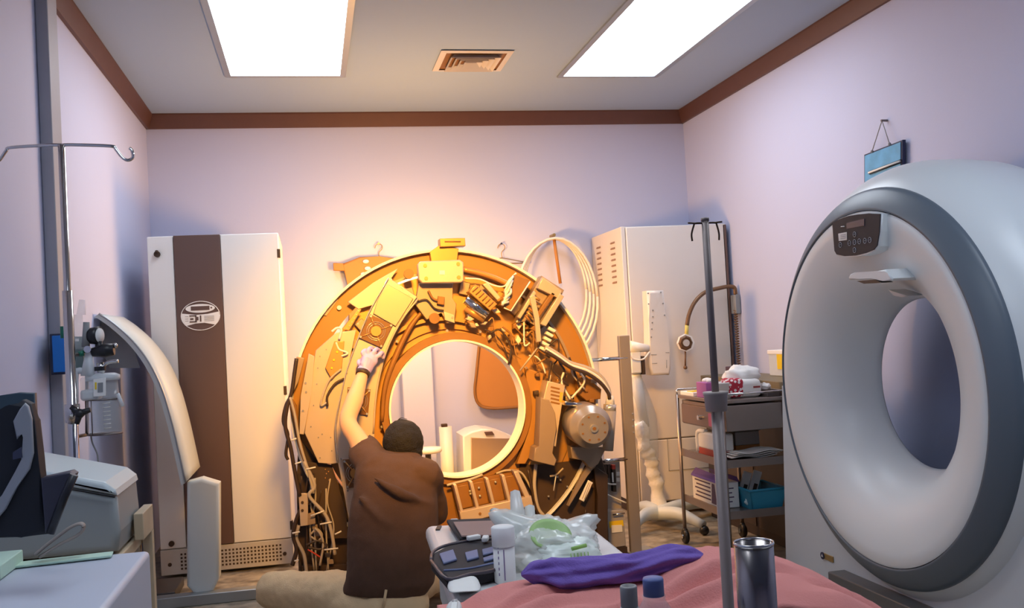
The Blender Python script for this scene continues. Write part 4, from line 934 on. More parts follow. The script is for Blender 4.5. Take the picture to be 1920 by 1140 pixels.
mb(black_m).tube([o(172, 661), o(196, 657), o(214, 655)], [.014, .024, .020], 14).tube([o(186, 660), o(185, 640)], .012, 10).build('regulator_body', None, t)
gd = o(186, 629); ga = mb(black_m).lathe(gd, V(.93, -.36, 0), [(0, -.03), (.028, -.03), (.031, 0), (0, 0)], 22).build('gauge', None, t)
mb(paper_m).lathe(gd+V(.93, -.36, 0)*.001, V(.93, -.36, 0), [(0, 0), (.025, 0), (.025, .003), (0, .003)], 22).build('gauge_face', None, ga)
mb(chrome_m).tube([o(205, 651), o(215, 648)], .006, 8).ball(o(216, 648), .009, seg=8).build('nozzle', None, t)
mb(chrome_m).tube([o(192, 700), o(196, 685), o(205, 679), o(222, 677)], .006, 8, 5).tube([o(188, 680), o(190, 698)], .012, 12).build('jar_outlet', None, t)
mb(black_m).disc(o(188, 695, 0), (0, 0, 1), .018, .014, 14).build('jar_nut', None, t)
jc = o(197, 812, .03); jt = o(196, 704, .03)
jh = jt.z-jc.z
mb(clear_m).lathe((jc.x, jc.y, jc.z), (0, 0, 1), [(0, 0), (.050, 0), (.056, .008), (.056, jh*.58), (.050, jh*.62), (.048, jh*.94), (0, jh*.94)], 30).build('jar', None, t)
mb(milky_m).lathe((jc.x, jc.y, jc.z+jh*.92), (0, 0, 1), [(0, 0), (.056, 0), (.056, .016), (.04, .024), (0, .024)], 30).build('jar_lid', None, t)
b = mb(paper_m)
for k in range(7): b.tube([V(jc.x+.008, jc.y-.056, jc.z+.02+.014*k), V(jc.x+.03, jc.y-.048, jc.z+.021+.014*k)], .0012, 5)
b.build('jar_scale', None, t)
b = mb(dsteel_m).lathe((jc.x, jc.y, jc.z+jh*.58), (0, 0, 1), [(.057, 0), (.059, 0), (.059, .004), (.057, .004)], 24, closed=True).tube([V(jc.x-.03, jc.y-.05, jc.z), V(jc.x-.03, jc.y-.05, jc.z+jh*.58)], .002, 6).tube([V(jc.x-.058, jc.y, jc.z), V(jc.x-.058, jc.y, jc.z+jh*.58)], .003, 6).lathe((jc.x, jc.y, jc.z-.004), (0, 0, 1), [(0, 0), (.058, 0), (.058, .004), (0, .004)], 24)
b.build('jar_holder', None, t)
mb(milky_m).tube([o(220, 738, 0), o(231, 762, 0)], .007, 8).build('spout', None, t)
mb(grey_m).tube([o(170, 812), o(173, 830), o(182, 850), o(184, 866)], .003, 6, 5).build('thin_tube', None, t)
mb(dsteel_m).tube([o(163, 815, .06), o(163, 640, .06)], .006, 8).tube([o(163, 815, .06), V(PXx, 3.46, o(163, 815).z)], .006, 8).tube([o(163, 664, .06), V(PXx, 3.46, o(163, 664).z)], .006, 8).build('mounting_rod', None, t)

# ------------------------------------------------------------------ printer on wooden table (left)
t = thing('wooden_side_table', 'pale wooden side table under the grey wedge shaped machine', 'table', (-.75, 3.1, 0))
mb(wood_m).box((-1.04, 2.78, .70), (-.555, 3.30, .735), .004).build('tabletop', None, t)
for x, y in ((-1.0, 2.82), (-.58, 2.82), (-1.0, 3.26), (-.58, 3.26)): mb(wood_m).box((x-.02, y-.02, 0), (x+.02, y+.02, .70), .003).build('leg', None, t)
q = aY(278, 960, 3.38)
mb(wood_m).box((-.550, 3.10, .74), (-.522, 3.28, .82), .003).box((-.550, 3.24, 0), (-.522, 3.28, .74)).build('side_frame', None, t)
t = thing('grey_desktop_machine', 'grey and white wedge topped machine on the wooden side table', 'machine', (-.72, 3.1, .735))
fr = [V(-.90, 2.92, .745), V(-.565, 2.92, .745), V(-.556, 2.92, .80), V(-.562, 2.92, .900), V(-.90, 2.92, .995)]
mb(M('machine_grey', (150, 156, 156), .45, var=.02)).prism(fr, (0, .34, 0), .022, 4).build('body', None, t)
lp = [V(-.90, 2.915, .998), V(-.90, 2.915, 1.03), V(-.59, 2.915, .944), V(-.563, 2.915, .92), V(-.559, 2.915, .903)]
mb(M('machine_lid', (204, 214, 214), .4, var=.01)).prism(lp, (0, .355, 0), .012, 3).build('lid', None, t)
mb(black_m).tube([V(-.90, 2.908, .997), V(-.562, 2.908, .902)], .003, 6).build('seam', None, t)
# near white box
t = tag(mb(M('near_white', (196, 202, 216), .45, var=.01)).box((-1.02, 1.2, 0), (-.428, 2.62, .80), .012, 3).build('storage_unit'), 'plain white storage unit with a flat top in the near left corner', 'cabinet')
t = tag(mb(mint_m).box((-1.0, 2.42, .802), (-.72, 2.60, .835), .003).build('mint_pad'), 'pale green pad lying on the near white storage unit', 'pad')
b = mb(strap_m)
P = [aY(x, y, 2.55) for x, y in ((66, 1040), (90, 1020), (130, 990), (150, 982), (157, 988), (148, 1002), (110, 1022), (75, 1044))]
b.tube(P, [(.004, .014)]*2, 10, 6, flat=(0, 0, 1)); 
# near monitor-like head
t0 = tag(b.build('cable_strap'), 'beige looped strap lying between the black device and the grey machine', 'strap')
tag(mb(mint_m).obox((-.62, 2.57, .806), (.22, .05, .006), Matrix.Rotation(.1, 3, 'Z'), .002).build('green_sheet'), 'thin mint green sheet at the back edge of the white storage unit', 'sheet')
t = thing('black_monitor_head', 'black device head with grey looped trim and a dark teal back plate', 'medical device', (-.75, 2.3, .80))
def m2(x, y, Y=2.30): return aY(x, y, Y)
mb(teal_m).prism([m2(x, y, 2.48) for x, y in ((-20, 745), (3, 741), (35, 736), (65, 737), (67, 790), (71, 852), (60, 900), (-20, 900))], (0, .02, 0), .003).build('back_plate', None, t)
mb(navy_m).prism([m2(x, y, 2.24) for x, y in ((-40, 775), (12, 772), (24, 768), (40, 750), (56, 758), (64, 790), (72, 860), (88, 1003), (40, 1008), (-40, 1012))], (0, .05, 0), .012, 3).build('body', None, t)
mb(M('trim_grey', (150, 154, 160), .45)).prism([m2(x, y, 2.228) for x, y in ((24, 790), (36, 768), (46, 756), (53, 762), (59, 785), (62, 850), (55, 880), (30, 915), (10, 955), (-20, 990), (-20, 950), (6, 930), (28, 885), (43, 862), (46, 820), (42, 808), (31, 824))], (0, .012, 0), .003).build('loop_trim', None, t)
mb(M('flap_dark', (52, 52, 66), .4)).prism([m2(x, y, 2.22) for x, y in ((76, 897), (130, 885), (138, 890), (94, 1000), (84, 1000))], (0, .05, 0), .004).build('side_flap', None, t)
mb(black_m).tube([m2(139, 890, 2.215), m2(120, 932, 2.215), m2(94, 1000, 2.215)], .009, 10).build('flap_edge', None, t)
mb(screen_m).prism([m2(x, y, 2.226) for x, y in ((24, 848), (40, 838), (42, 858), (24, 862))], (0, .004, 0)).build('window', None, t)
mb(black_m).box((-.98, 2.24, .802), (-.80, 2.38, .93), .01).build('stand', None, t)

# ------------------------------------------------------------------ patient table and things on it
TZ = .75
FL, FR = aZ(797, 985, TZ), aZ(1092, 970, TZ)
dl = (FR-FL).normalized(); bk = V(-.045, -1, 0)   # towards the camera
NL, NR = FL+bk*1.20, FR+bk*1.20
t = thing('patient_table', 'white narrow patient table in front of the stripped scanner, cluttered with supplies', 'table', ((FL+NR)/2).xy.to_3d())
def slab(a, b_, c, d, z0, z1, m, bev=.01): return mb(m).hexa([V(p.x, p.y, z0) for p in (d, c, b_, a)]+[V(p.x, p.y, z1) for p in (d, c, b_, a)], bev, 3)
slab(FL, FR, NR, NL, TZ-.05, TZ, white_m, .018).build('tabletop', None, t)
slab(FL+dl*.03+bk*.03, FR-dl*.03+bk*.03, NR-dl*.03, NL+dl*.03, TZ-.22, TZ-.045, offw_m, .02).build('side_apron', None, t)
slab(FL+dl*.10+bk*.45, FR-dl*.10+bk*.45, NR-dl*.10-bk*.1, NL+dl*.10-bk*.1, .0, TZ-.20, offw_m, .02).build('pedestal', None, t)
e0 = FL+dl*.075; mb(offw_m).hexa([V(p.x, p.y, z) for z in (TZ-.002, TZ+.016) for p in (e0, e0+dl*.022, e0+dl*.022+bk*.35, e0+bk*.35)], .003).build('edge_rail', None, t)
mb(vdark_m).obox(FL+dl*.035+bk*.06+V(0, 0, .001), (.012, .055, .006), Matrix.Rotation(math.atan2(dl.y, dl.x), 3, 'Z')).build('slot', None, t)
# dark tray with card
c_ = [aZ(x, y, TZ+.012) for x, y in ((838, 982), (945, 978), (935, 1015), (862, 1018))]
t = thing('black_tray', 'flat black tray at the far end of the patient table', 'tray', c_[3])
mb(case_m).prism(c_, (0, 0, .012), .003).build('tray', None, t)
tag(mb(mauve_m).prism([aZ(x, y, TZ+.028) for x, y in ((850, 981), (938, 978), (934, 1005), (866, 1007))], (0, 0, .004)).build('mauve_card'), 'mauve card lying in the black tray on the patient table', 'card')
for k, (x, y) in enumerate(((888, 1008), (910, 1010))):
    tag(mb(paper_m).obox(aZ(x, y, TZ+.040), (.035, .016, .012), Matrix.Rotation(.3+k, 3, 'Z'), .003).build('gauze_roll'), ('left' if k == 0 else 'right')+' small white gauze piece between the black tray and the zip case', 'gauze')
# open zip case
base = [aZ(x, y, TZ+.030) for x, y in ((808, 1052), (812, 1036), (835, 1024), (880, 1015), (930, 1012), (940, 1030), (934, 1066), (880, 1078), (838, 1086))]
t = thing('zip_case', 'open black zip case with blue grey compartments on the patient table', 'case', base[4])
mb(case_m).prism(base, (0, 0, -.026), .008, 4).build('shell', None, t)
rim = [p+V(0, 0, .001) for p in base]
mb(M('zip_edge', (74, 66, 74), .4)).tube(rim+[rim[0]], .004, 6, 4).build('zip_rim', None, t)
for pts in (((824, 1042), (850, 1034), (857, 1052), (832, 1060)), ((872, 1040), (895, 1034), (898, 1048), (876, 1054)), ((904, 1034), (928, 1028), (930, 1038), (906, 1044)), ((906, 1050), (928, 1043), (930, 1050), (908, 1056))):
    mb(foam_m).prism([aZ(x, y, TZ+.030) for x, y in pts], (0, 0, .006), .002).build('compartment', None, t)
mb(foam_m).tube([aZ(832, 1070, TZ+.031), aZ(880, 1066, TZ+.031), aZ(925, 1056, TZ+.031)], .003, 6, 4).build('strap', None, t)
# white towel and pillow at near left
b = mb(M('white_sheet', (232, 232, 226), .8, bump=.4, bscale=20))
b.hexa([aZ(x, y, z) for z in (TZ+.002, TZ+.03) for x, y in ((838, 1112), (905, 1108), (893, 1078), (840, 1086))], .012, 3)
tag(b.build('folded_towel'), 'folded white towel on the table in front of the zip case', 'towel')
b = mb(MATS['white_sheet']).hexa([aZ(x, y, z) for z in (TZ+.002, TZ+.06) for x, y in ((826, 1200), (862, 1200), (868, 1122), (838, 1124))], .02, 4)
tag(b.build('white_pillow'), 'plump white pillow edge on the near left of the patient table', 'pillow')
# white bottle
bb = aZ(948, 1092, TZ)
hgt = aY(955, 985, bb.y).z-TZ
t = thing('white_bottle', 'tall white bottle with a broad cap and violet printed label', 'bottle', bb)
mb(paper_m).lathe(bb, (0, 0, 1), [(0, 0), (.022, 0), (.024, .005), (.024, hgt*.66), (0, hgt*.66)], 28).build('body', None, t)
mb(paper_m).lathe(bb, (0, 0, 1), [(.0245, hgt*.655), (.026, hgt*.66), (.026, hgt*.98), (.023, hgt), (0, hgt)], 28).build('cap', None, t)
b = mb(M('violet_print', (124, 104, 150), .6))
for k in range(8): b.box((bb.x-.017, bb.y-.0185, bb.z+.02+.012*k), (bb.x-.011, bb.y-.0150, bb.z+.026+.012*k))
b.box((bb.x-.006, bb.y-.0245, bb.z+.01), (bb.x-.004, bb.y-.0225, bb.z+hgt*.62)); b.build('printed_text', None, t)
# plastic bag of supplies
bc2 = aZ(1040, 1062, TZ)
t = thing('plastic_bag', 'crumpled clear plastic bag with lime green packs inside on the patient table', 'bag', bc2)
def bagmesh(c, rx, ry, rz, seed, peaks, m, amp=.30, seg=56):
    b = MB(); b.use(m); b.ball((0, 0, 0), 1, seg=seg)
    for v in b.bm.verts:
        d = v.co.copy(); n1 = noise.noise(d*2.1+V(seed, 0, 0)); n2 = abs(noise.noise(d*5+V(0, seed, 0))); n3 = abs(noise.noise(d*11+V(0, 0, seed)))
        s_ = 1+amp*n1-amp*.7*n2+amp*.35*n3
        for pd, ph in peaks:
            k = max(0, d.dot(Vector(pd).normalized())-.90)/.10; s_ += ph*k*k
        v.co = V(d.x*s_*rx, d.y*s_*ry, max(d.z, -.45)*s_*rz)+Vector(c)
    return b
bagmesh(bc2+V(0, .04, .038), .115, .12, .060, 4.2, (((-.8, .5, 1.0), .8), ((.9, .5, .7), .6), ((-.3, .6, 1.1), .25)), bag_m).build('film', None, t)
wp = bagmesh(bc2+V(.018, -.03, .030), .085, .07, .042, 2.2, (), M('white_card', (232, 242, 230), .4, coat=.3), .16); wp.build('white_pack', None, t)
mb(M('soft_lime', (170, 206, 130), .5)).lathe(bc2+V(-.012, -.02, .072), V(.05, -.55, .80), [(.002, -.004), (.026, -.002), (.040, .010), (.050, .011), (.047, .004), (.026, -.010)], 28).build('green_ring', None, t)
b = mb(lime_m)
q = bc2+V(.022, -.103, .048); b.tube([q+V(-.005, 0, .012), q+V(.03, .004, .016)], .0045, 8)
for k in range(6): b.tube([q+V(-.008+k*.008, 0, .002), q+V(-.007+k*.008, -.002, -.018)], .0012, 5)
b.build('printed_mark', None, t)
# loose crinkled film with sharp folds behind the bag
b = MB(); b.use(M('film_white', (244, 242, 234), .3, alpha=.8, coat=.3))
a0_ = aZ(985, 1040, TZ+.01)
for k, (dx, dz, w_) in enumerate(((-.045, .05, .03), (-.005, .125, .04), (.03, .085, .035), (-.06, .085, .022), (.06, .05, .03))):
    tip = a0_+V(dx, .06, dz+.02); root_ = a0_+V(dx*.3, .03, .0)
    P = [root_+V(-w_, .01, 0), root_+V(w_*.2, -.012, .0), root_+V(w_, .012, 0)]
    mid = [(p+tip)/2+V(random.uniform(-.008, .008), random.uniform(-.012, .012), 0) for p in P]
    vs = [b.bm.verts.new(p) for p in P]; ms = [b.bm.verts.new(p) for p in mid]; tv = [b.bm.verts.new(tip+V(-.012+.012*i, 0, .004*(i % 2))) for i in range(3)]
    for i in range(2): b.face([vs[i], vs[i+1], ms[i+1], ms[i]], True); b.face([ms[i], ms[i+1], tv[i+1], tv[i]], True)
o_ = b.build('upright_fold', None, t); so = o_.modifiers.new('thickness', 'SOLIDIFY'); so.thickness = .0012
q = aZ(1115, 985, TZ)
# ------------------------------------------------------------------ pink blanket on the stretcher
t = thing('stretcher', 'low stretcher bed hidden under the salmon blanket', 'bed', (1.06, 1.88, 0))
mb(grey_m).box((.76, 1.64, .50), (1.36, 2.12, .585), .02, 3).build('mattress', None, t)
for x in (.82, 1.30):
    for y in (1.70, 2.06): mb(steel_m).tube([(x, y, 0), (x, y, .5)], .018, 10).build('leg', None, t)
sil = [(820, 1160), (860, 1133), (900, 1108), (940, 1093), (980, 1087), (1100, 1088), (1190, 1074), (1245, 1048), (1285, 1028), (1330, 1023), (1390, 1027), (1450, 1040), (1520, 1070), (1570, 1098), (1592, 1128), (1612, 1155)]
def zsil(px):
    for (x0, y0), (x1, y1) in zip(sil, sil[1:]):
        if x0 <= px <= x1: return y0+(y1-y0)*(px-x0)/(x1-x0)
    return 1160
nx, ny = 110, 44; b = MB(); b.use(pink_m); G = []
YR = 1.93
for j in range(ny+1):
    row = []
    for i in range(nx+1):
        px = 822+(1610-822)*i/nx; ridge = aY(px, zsil(px), YR)
        s_ = j/ny
        kk = min(1, max(0, (ridge.x-.66)/.2)); kk = kk*kk*(3-2*kk); yt = YR+.012+.18*kk
        y = yt-(yt-1.60)*s_
        u = (y-YR)
        z = ridge.z-(1.6*max(0, u)+ (2.6*max(0, u))**2) - .05*max(0, -u) - .45*max(0, -u-.28)
        x = ridge.x*(1+.0*s_)
        P_ = V(x, y, 0)
        z += (.020*noise.noise(V(x*4, y*5, 1.3))+.010*noise.noise(V(x*11, y*12, 4)))*(.3+min(.7, max(0, -u)*7))
        # fold lines
        for (fx_, fy_, sx_, sl, dp) in ((.74, 1.76, .22, .14, .022), (.60, 1.70, .20, -.05, .020), (1.02, 1.70, .14, -.45, .018), (.36, 1.80, .12, .35, .014), (.40, 1.75, .10, .45, .012)):
            dx = x-fx_
            if abs(dx) < sx_:
                dd = (y-fy_-sl*dx+.35*dx*dx)/.016; z -= dp*math.exp(-dd*dd)*(1-(dx/sx_)**2); z += dp*.7*math.exp(-((dd-1.6)**2)*.6)*(1-(dx/sx_)**2)
        row.append(b.bm.verts.new(V(x, y, max(z, .768 if x < .74 else .60))))
    G.append(row)
for j in range(ny):
    for i in range(nx): b.face([G[j][i], G[j][i+1], G[j+1][i+1], G[j+1][i]], True)
o_ = b.build('salmon_blanket'); so = o_.modifiers.new('thickness', 'SOLIDIFY'); so.thickness = .012; so.offset = -1
tag(o_, 'salmon pink padded blanket heaped over the stretcher at the bottom of the picture', 'blanket')
# purple cloth lying over it
pl = [((978, 1080), .004), ((1000, 1078), .020), ((1040, 1082), .034), ((1090, 1080), .030), ((1150, 1072), .027), ((1210, 1064), .025), ((1260, 1052), .026), ((1300, 1050), .022), ((1334, 1056), .004)]
pts = []; rs_ = []
for (x, y), r_ in pl:
    q = aY(x, y-3, YR-.05); pts.append(q); rs_.append(r_)
sp_ = smooth_path(pts, 14); nn = len(sp_); b = MB(); b.use(purple_m); rings = []
for i, p in enumerate(sp_):
    tt = i/(nn-1)*(len(rs_)-1); k = min(int(tt), len(rs_)-2); r_ = rs_[k]+(rs_[k+1]-rs_[k])*(tt-k)
    ring_ = []
    for a in range(72):
        an = 2*PI*a/72; f_ = 1+.10*math.sin(an*5+i*.07+2*noise.noise(V(i*.05, 0, 2)))+.07*math.sin(an*9-i*.10+2*noise.noise(V(i*.06, 3, 2)))+.12*noise.noise(V(i*.08, math.cos(an)*1.5, math.sin(an)*1.5)*1.5)
        ring_.append(b.bm.verts.new(p+V(0, -math.cos(an)*r_*1.5*f_, math.sin(an)*r_*f_)))
    rings.append(ring_)
for a_, c_ in zip(rings, rings[1:]):
    for k in range(72): b.face([a_[k], a_[(k+1) % 72], c_[(k+1) % 72], c_[k]], True)
b.face(rings[0][::-1]); b.face(rings[-1])
tag(b.build('purple_cloth'), 'rolled purple cloth lying across the salmon blanket', 'cloth')

# ------------------------------------------------------------------ near instrument table, cup, bottles, drip pole
t = thing('near_tray_table', 'small steel tray table at the bottom edge carrying the steel cup and bottles', 'table', (.62, 1.28, 0))
mb(steel_m).box((.34, 1.05, .72), (.95, 1.48, .735), .004).build('tray', None, t)
for x in (.38, .91):
    for y in (1.09, 1.44): mb(steel_m).tube([(x, y, 0), (x, y, .72)], .011, 10).build('leg', None, t)
ct = aY(1413, 1018, 1.34); rr_ = (aY(1448, 1018, 1.34)-aY(1379, 1018, 1.34)).length/2
t = thing('steel_cup', 'tall brushed steel cup standing at the bottom right of the bed', 'cup', (ct.x, ct.y, .735))
cz = ct.z-.735
mb(M('brushed_steel', (150, 142, 138), .22, 1., var=.1, scale=3)).lathe((ct.x, ct.y, .735), (0, 0, 1), [(0, 0), (rr_*.98, 0), (rr_*.98, cz), (rr_*.93, cz), (rr_*.93, .008), (0, .008)], 48).build('body', None, t)
mb(chrome_m).lathe((ct.x, ct.y, .735), (0, 0, 1), [(rr_*.93, cz-.002), (rr_*1.02, cz-.002), (rr_*1.02, cz+.002), (rr_*.93, cz+.002)], 48, closed=True).build('rim', None, t)
b = mb(M('label_cream', (214, 206, 160), .6)).lathe((ct.x, ct.y, .735), (0, 0, 1), [(rr_*.995, .0), (rr_*1.0, .0), (rr_*1.0, .115), (rr_*.995, .115)], 48, closed=True); b.build('label_band', None, t)
def bottle(px, py, Y, rcap, capm, bodym, name, label, hcap, neck):
    p = aY(px, py, Y); z1 = p.z; t = thing(name, label, 'bottle', (p.x, p.y, .735)); H = z1-.735
    mb(capm).lathe((p.x, p.y, .735), (0, 0, 1), [(0, H-hcap), (rcap, H-hcap), (rcap, H-.003), (rcap*.93, H), (0, H)], 28).build('cap', None, t)
    mb(bodym).lathe((p.x, p.y, .735), (0, 0, 1), [(0, 0), (rcap*2.2, 0), (rcap*2.25, .01), (rcap*2.25, H-hcap-.045), (rcap*1.7, H-hcap-.022), (rcap*1.05, H-hcap-.006), (rcap*1.15, H-hcap), (0, H-hcap)], 32).build('body', None, t)
    return p
bottle(1224, 1083, 1.38, .0155, bluecap_m, clear_m, 'water_bottle', 'clear plastic bottle with a blue screw cap at the bottom edge', .026, 1)
p = aY(1178, 1098, 1.36)
t = thing('grey_nozzle_bottle', 'grey bottle with an open grey collar left of the blue capped bottle', 'bottle', (p.x, p.y, .735)); H = p.z-.735
mb(M('nozzle_grey', (152, 150, 150), .45)).lathe((p.x, p.y, .735), (0, 0, 1), [(.0, H-.03), (.0125, H-.03), (.0125, H-.002), (.0115, H), (.0095, H), (.0095, H-.02), (0, H-.02)], 28).build('collar', None, t)
mb(M('bottle_grey', (190, 192, 192), .5)).lathe((p.x, p.y, .735), (0, 0, 1), [(0, 0), (.018, 0), (.018, H-.055), (.013, H-.03), (0, H-.03)], 28).build('body', None, t)
t = thing('drip_stand', 'bronze grey drip stand with forked hooks rising in front of the cream cabinet', 'drip stand', (.665, 1.555, 0))
py_ = 1.555; px_ = (aY(1335, 408, py_).x+aY(1350, 1100, py_).x)/2
zt = aY(1335, 408, py_).z; zc_ = aY(1343, 742, py_).z
pm = M('pole_metal', (146, 132, 126), .5, .35, var=.04)
mb(pm).tube([(px_, py_, .04), (px_, py_, zc_)], .0095, 16).build('lower_pole', None, t)
mb(pm).tube([(px_, py_, zc_-.05), (px_, py_, zt)], .0062, 14).build('upper_pole', None, t)
mb(M('collar_grey', (178, 164, 154), .45)).lathe((px_, py_, zc_-.026), (0, 0, 1), [(.010, 0), (.018, 0), (.020, .026), (.0215, .029), (.0215, .033), (.006, .033)], 28).build('collar', None, t)
mb(pm).lathe((px_, py_, zt-.006), (0, 0, 1), [(0, 0), (.0070, 0), (.0070, .006), (0, .006)], 16).build('top_cap', None, t)
for sgn in (-1, 1):
    hz = zt-.009; b = mb(M('hook_bronze', (96, 78, 62), .35, .8))
    b.tube([V(px_, py_, hz), V(px_+sgn*.018, py_, hz), V(px_+sgn*.021, py_, hz-.004), V(px_+sgn*.025, py_+.002, hz-.018), V(px_+sgn*.0245, py_+.002, hz-.030)], .0016, 8, 4)
    b.tube([V(px_+sgn*.018, py_, hz), V(px_+sgn*.028, py_, hz+.001), V(px_+sgn*.031, py_, hz+.001)], .0015, 8, 2)
    b.build('hook', None, t)
for k in range(5):
    a = 2*PI*k/5; mb(pm).tube([(px_, py_, .07), (px_+.22*math.cos(a), py_+.22*math.sin(a), .04)], .012, 8).build('base_leg', None, t)
    mb(rubber_m).ball((px_+.22*math.cos(a), py_+.22*math.sin(a), .022), .022, seg=10).build('caster', None, t)

# ------------------------------------------------------------------ the mechanic
def pt(x, y, Y): return aY(x, y, Y)
t = thing('person', 'seated person in dark shirt and khaki trousers, back turned, reaching up into the open scanner', 'person', (.30, 4.5, 0))
PV = V(.25, 4.44, .13)              # pelvis
SHL, SHR = pt(683, 845, 4.62), pt(800, 890, 4.48)
CH = pt(738, 905, 4.50); WA = pt(728, 1040, 4.42)
NK = pt(748, 868, 4.56); HD = pt(758, 836, 4.62)
EL, WR = pt(652, 790, 4.72), pt(679, 704, 4.86)
KL = pt(508, 1106, 4.86); HPL = pt(655, 1122, 4.50)
# body (skin): torso core, neck, head, raised arm, legs - one continuous surface
b = mb(skin_m)
b.tube([PV, WA, CH, NK+V(0, 0, -.03)], [.08, .07, .075, .05], 16, 4)
b.tube([NK+V(0, 0, -.05), HD], [.058, .056], 14)
b.ball(HD+V(0, .01, 0), .088, (.92, 1.08, 1.16), 20)
b.ball(HD+V(.052, .075, -.030), .026, (.7, 1, .8), 10)      # nose/brow side, turned right and away
b.ball(HD+V(.045, .07, -.065), .035, (.9, .9, .8), 12)        # chin
b.ball(HD+V(.084, .005, -.010), .022, (.45, .8, 1.15), 10)   # right ear
b.ball(HD+V(-.084, .0, -.010), .022, (.45, .8, 1.15), 10)
b.tube([CH+V(-.06, 0, .05), SHL, (SHL*.55+EL*.45), EL, EL*.55+WR*.45, WR, WR+(WR-EL).normalized()*.03], [.05, .055, .046, .043, .045, .030, .027], 16, 4)
ELR = pt(818, 960, 4.62); WRR = pt(806, 950, 4.86)
b.tube([CH+V(.08, 0, .03), SHR, (SHR+ELR)/2, ELR, WRR], [.06, .058, .046, .040, .028], 14, 4)
b.tube([PV+V(-.05, 0, 0), HPL, (HPL+KL)/2, KL], [.09, .10, .09, .07], 14, 3)
b.tube([KL, V(KL.x+.18, 4.93, .09), V(.22, 4.90, .08)], [.065, .055, .045], 12, 3)
b.tube([PV+V(.05, 0, 0), V(.42, 4.62, .16), V(.60, 4.84, .14)], [.09, .085, .07], 14, 3)
b.tube([V(.60, 4.84, .14), V(.42, 4.90, .08), V(.26, 4.88, .07)], [.062, .05, .042], 12, 3)
b.build('body', None, t, remesh=.011, smooth=4)
# shirt
def sec(c, w_, d_, tilt=0): return (c, V(w_*math.cos(tilt), 0, w_*math.sin(tilt)), V(0, d_, 0))
b = mb(shirt_m)
secs = []
lay = [(1112, 640, 800, 4.42, .12), (1090, 648, 815, 4.41, .135), (1040, 650, 818, 4.41, .135), (990, 652, 822, 4.43, .135), (940, 658, 822, 4.46, .135), (905, 662, 818, 4.49, .13), (880, 666, 808, 4.52, .12), (860, 680, 794, 4.54, .10), (846, 702, 782, 4.56, .075)]
for y, xa, xb, Y, dep in lay:
    a_, c_ = pt(xa, y, Y), pt(xb, y, Y); ce = (a_+c_)/2; secs.append((ce, (c_-a_)/2, V(0, dep, 0)))
b.loft(secs, 32)
b.tube([CH+V(-.07, 0, .05), SHL+V(.01, -.01, -.02), SHL+V(-.005, .03, .01), (SHL*.70+EL*.30)], [.085, .078, .070, .064], 18, 4)
b.tube([CH+V(.08, 0, .02), SHR, (SHR+ELR)/2, ELR+V(0, 0, 0), ELR*.7+WRR*.3], [.085, .080, .062, .058, .05], 16, 4)
for (x0, y0, x1, y1, x2, y2) in ((672, 930, 728, 985, 806, 1030), (665, 1060, 720, 1050, 790, 1075), (700, 895, 750, 925, 805, 945)):
    b.tube([pt(x0, y0, 4.37), pt(x1, y1, 4.318), pt(x2, y2, 4.37)], [.012, .022, .012], 12, 5)
sh = b.build('shirt', None, t, remesh=.009, smooth=9)
# wrinkles in the shirt
tx = D.textures.new('folds', 'CLOUDS'); tx.noise_scale = .12; tx.noise_depth = 2
dm = sh.modifiers.new('folds', 'DISPLACE'); dm.texture = tx; dm.strength = .020; dm.mid_level = .5; dm.texture_coords = 'LOCAL'
b = mb(MATS['shirt_cloth']); b.tube([NK+V(-.055, -.03, -.012), NK+V(0, -.062, .0), NK+V(.055, -.03, -.012), NK+V(.06, .03, -.03)], .012, 10, 5); b.build('collar', None, t)
# trousers
b = mb(khaki_m)
HP = pt(700, 1150, 4.40)
b.tube([PV+V(.02, 0, .0), HP+V(0, 0, -.02), HPL, (HPL*.5+KL*.5)+V(0, 0, .0), KL, KL+(KL-HPL).normalized()*.035], [.15, .135, .120, .105, .088, .05], 20, 4)
b.tube([KL+V(0, .02, -.02), V(KL.x+.18, 4.95, .085), V(.24, 4.92, .075)], [.080, .068, .055], 14, 3)
b.ball(PV+V(.02, -.02, -.02), .145, (1.35, .95, .78), 18)
b.tube([PV+V(.07, 0, 0), V(.43, 4.62, .16), V(.61, 4.85, .13)], [.115, .10, .078], 16, 3)
b.tube([V(.61, 4.85, .13), V(.43, 4.93, .08), V(.28, 4.90, .07)], [.072, .06, .05], 12, 3)
tr = b.build('trousers', None, t, remesh=.010, smooth=5)
tx2 = D.textures.new('trouser_folds', 'CLOUDS'); tx2.noise_scale = .06; tx2.noise_depth = 1
dm = tr.modifiers.new('folds', 'DISPLACE'); dm.texture = tx2; dm.strength = .014; dm.mid_level = .5; dm.texture_coords = 'LOCAL'
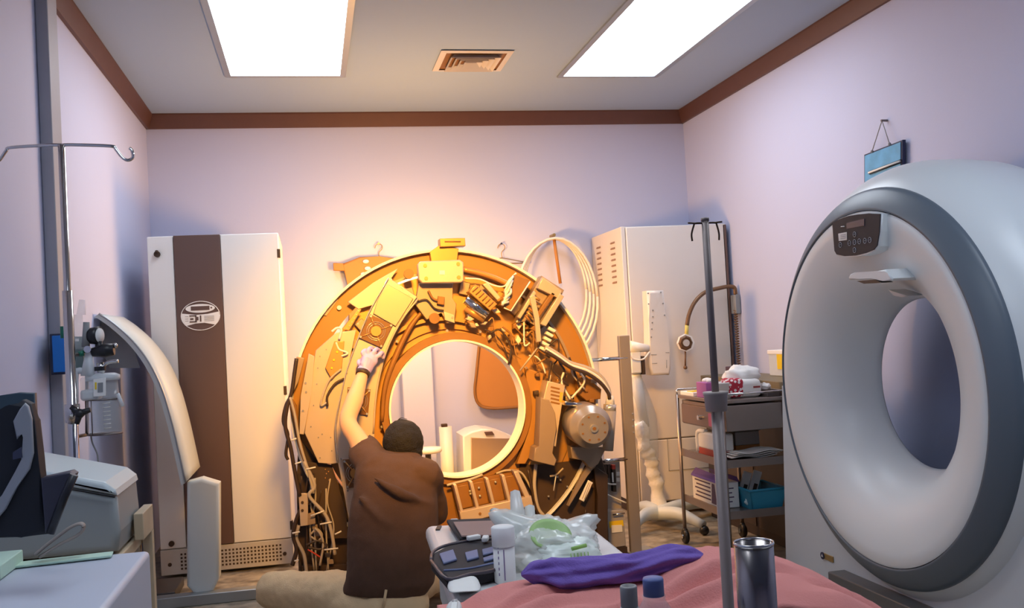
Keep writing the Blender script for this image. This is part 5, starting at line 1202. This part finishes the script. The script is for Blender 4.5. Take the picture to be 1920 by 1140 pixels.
b = mb(khaki_m).tube([pt(718, 1142, 4.27), pt(724, 1106, 4.27)], .006, 8); b.build('belt_loop', None, t)
# hair
b = mb(hair_m)
b.ball(HD+V(-.004, -.006, .020), .098, (.98, 1.08, 1.08), 22)
b.ball(HD+V(0, -.03, -.03), .085, (.98, .85, .95), 16)
hr = b.build('hair', None, t, remesh=.008, smooth=3)
txh = D.textures.new('hair_tufts', 'CLOUDS'); txh.noise_scale = .03
dm = hr.modifiers.new('tufts', 'DISPLACE'); dm.texture = txh; dm.strength = .012; dm.texture_coords = 'LOCAL'
b = mb(hair_m).tube([HD+V(-.03, .0, .115), HD+V(-.01, 0, .132), HD+V(.02, 0, .125)], [.003, .001], 6, 3); b.build('stray_hair', None, t)
# wristband and glove: palm, four fingers curled in, thumb from the side
d_ = (WR-EL).normalized()
mb(vdark_m).tube([WR+d_*.000, WR+d_*.022], [.034, .036], 18).build('wristband', None, t)
pal = pt(692, 676, 4.90); s1 = (pt(716, 670, 4.93)-pt(676, 662, 4.90)).normalized()
b = mb(glove_m)
b.tube([WR+d_*.018, WR+d_*.035, WR*.5+pal*.5, pal], [.037, .031, (.040, .030), (.044, .028)], 16, 3)
b.ball(pal, .040, (1.1, .65, .95), 14)
base_ = [pt(x, y, 4.90) for x, y in ((680, 662), (690, 658), (701, 660), (711, 666))]
for k, q in enumerate(base_):
    L_ = (.95, 1.05, 1.0, .85)[k]
    f1 = q+V(.012, .018, .012)*L_; f2 = f1+V(.012, .026, -.002)*L_; f3 = f2+V(.004, .012, -.020)*L_; f4 = f3+V(-.004, .0, -.014)*L_
    b.tube([pal*.4+q*.6, q, f1, f2, f3, f4], [.0115, .0115, .0110, .0100, .0095, .007], 10, 3)
th = pt(676, 684, 4.90)
b.tube([pal*.6+th*.4, th, th+V(-.006, .022, .016), th+V(.006, .045, .024)], [.015, .0135, .0115, .008], 10, 3)
b.build('glove', None, t, remesh=.0032, smooth=2)
for o_ in D.objects:
    if o_.type == 'MESH' and o_.name.split('.')[0] in ('glove',): pass
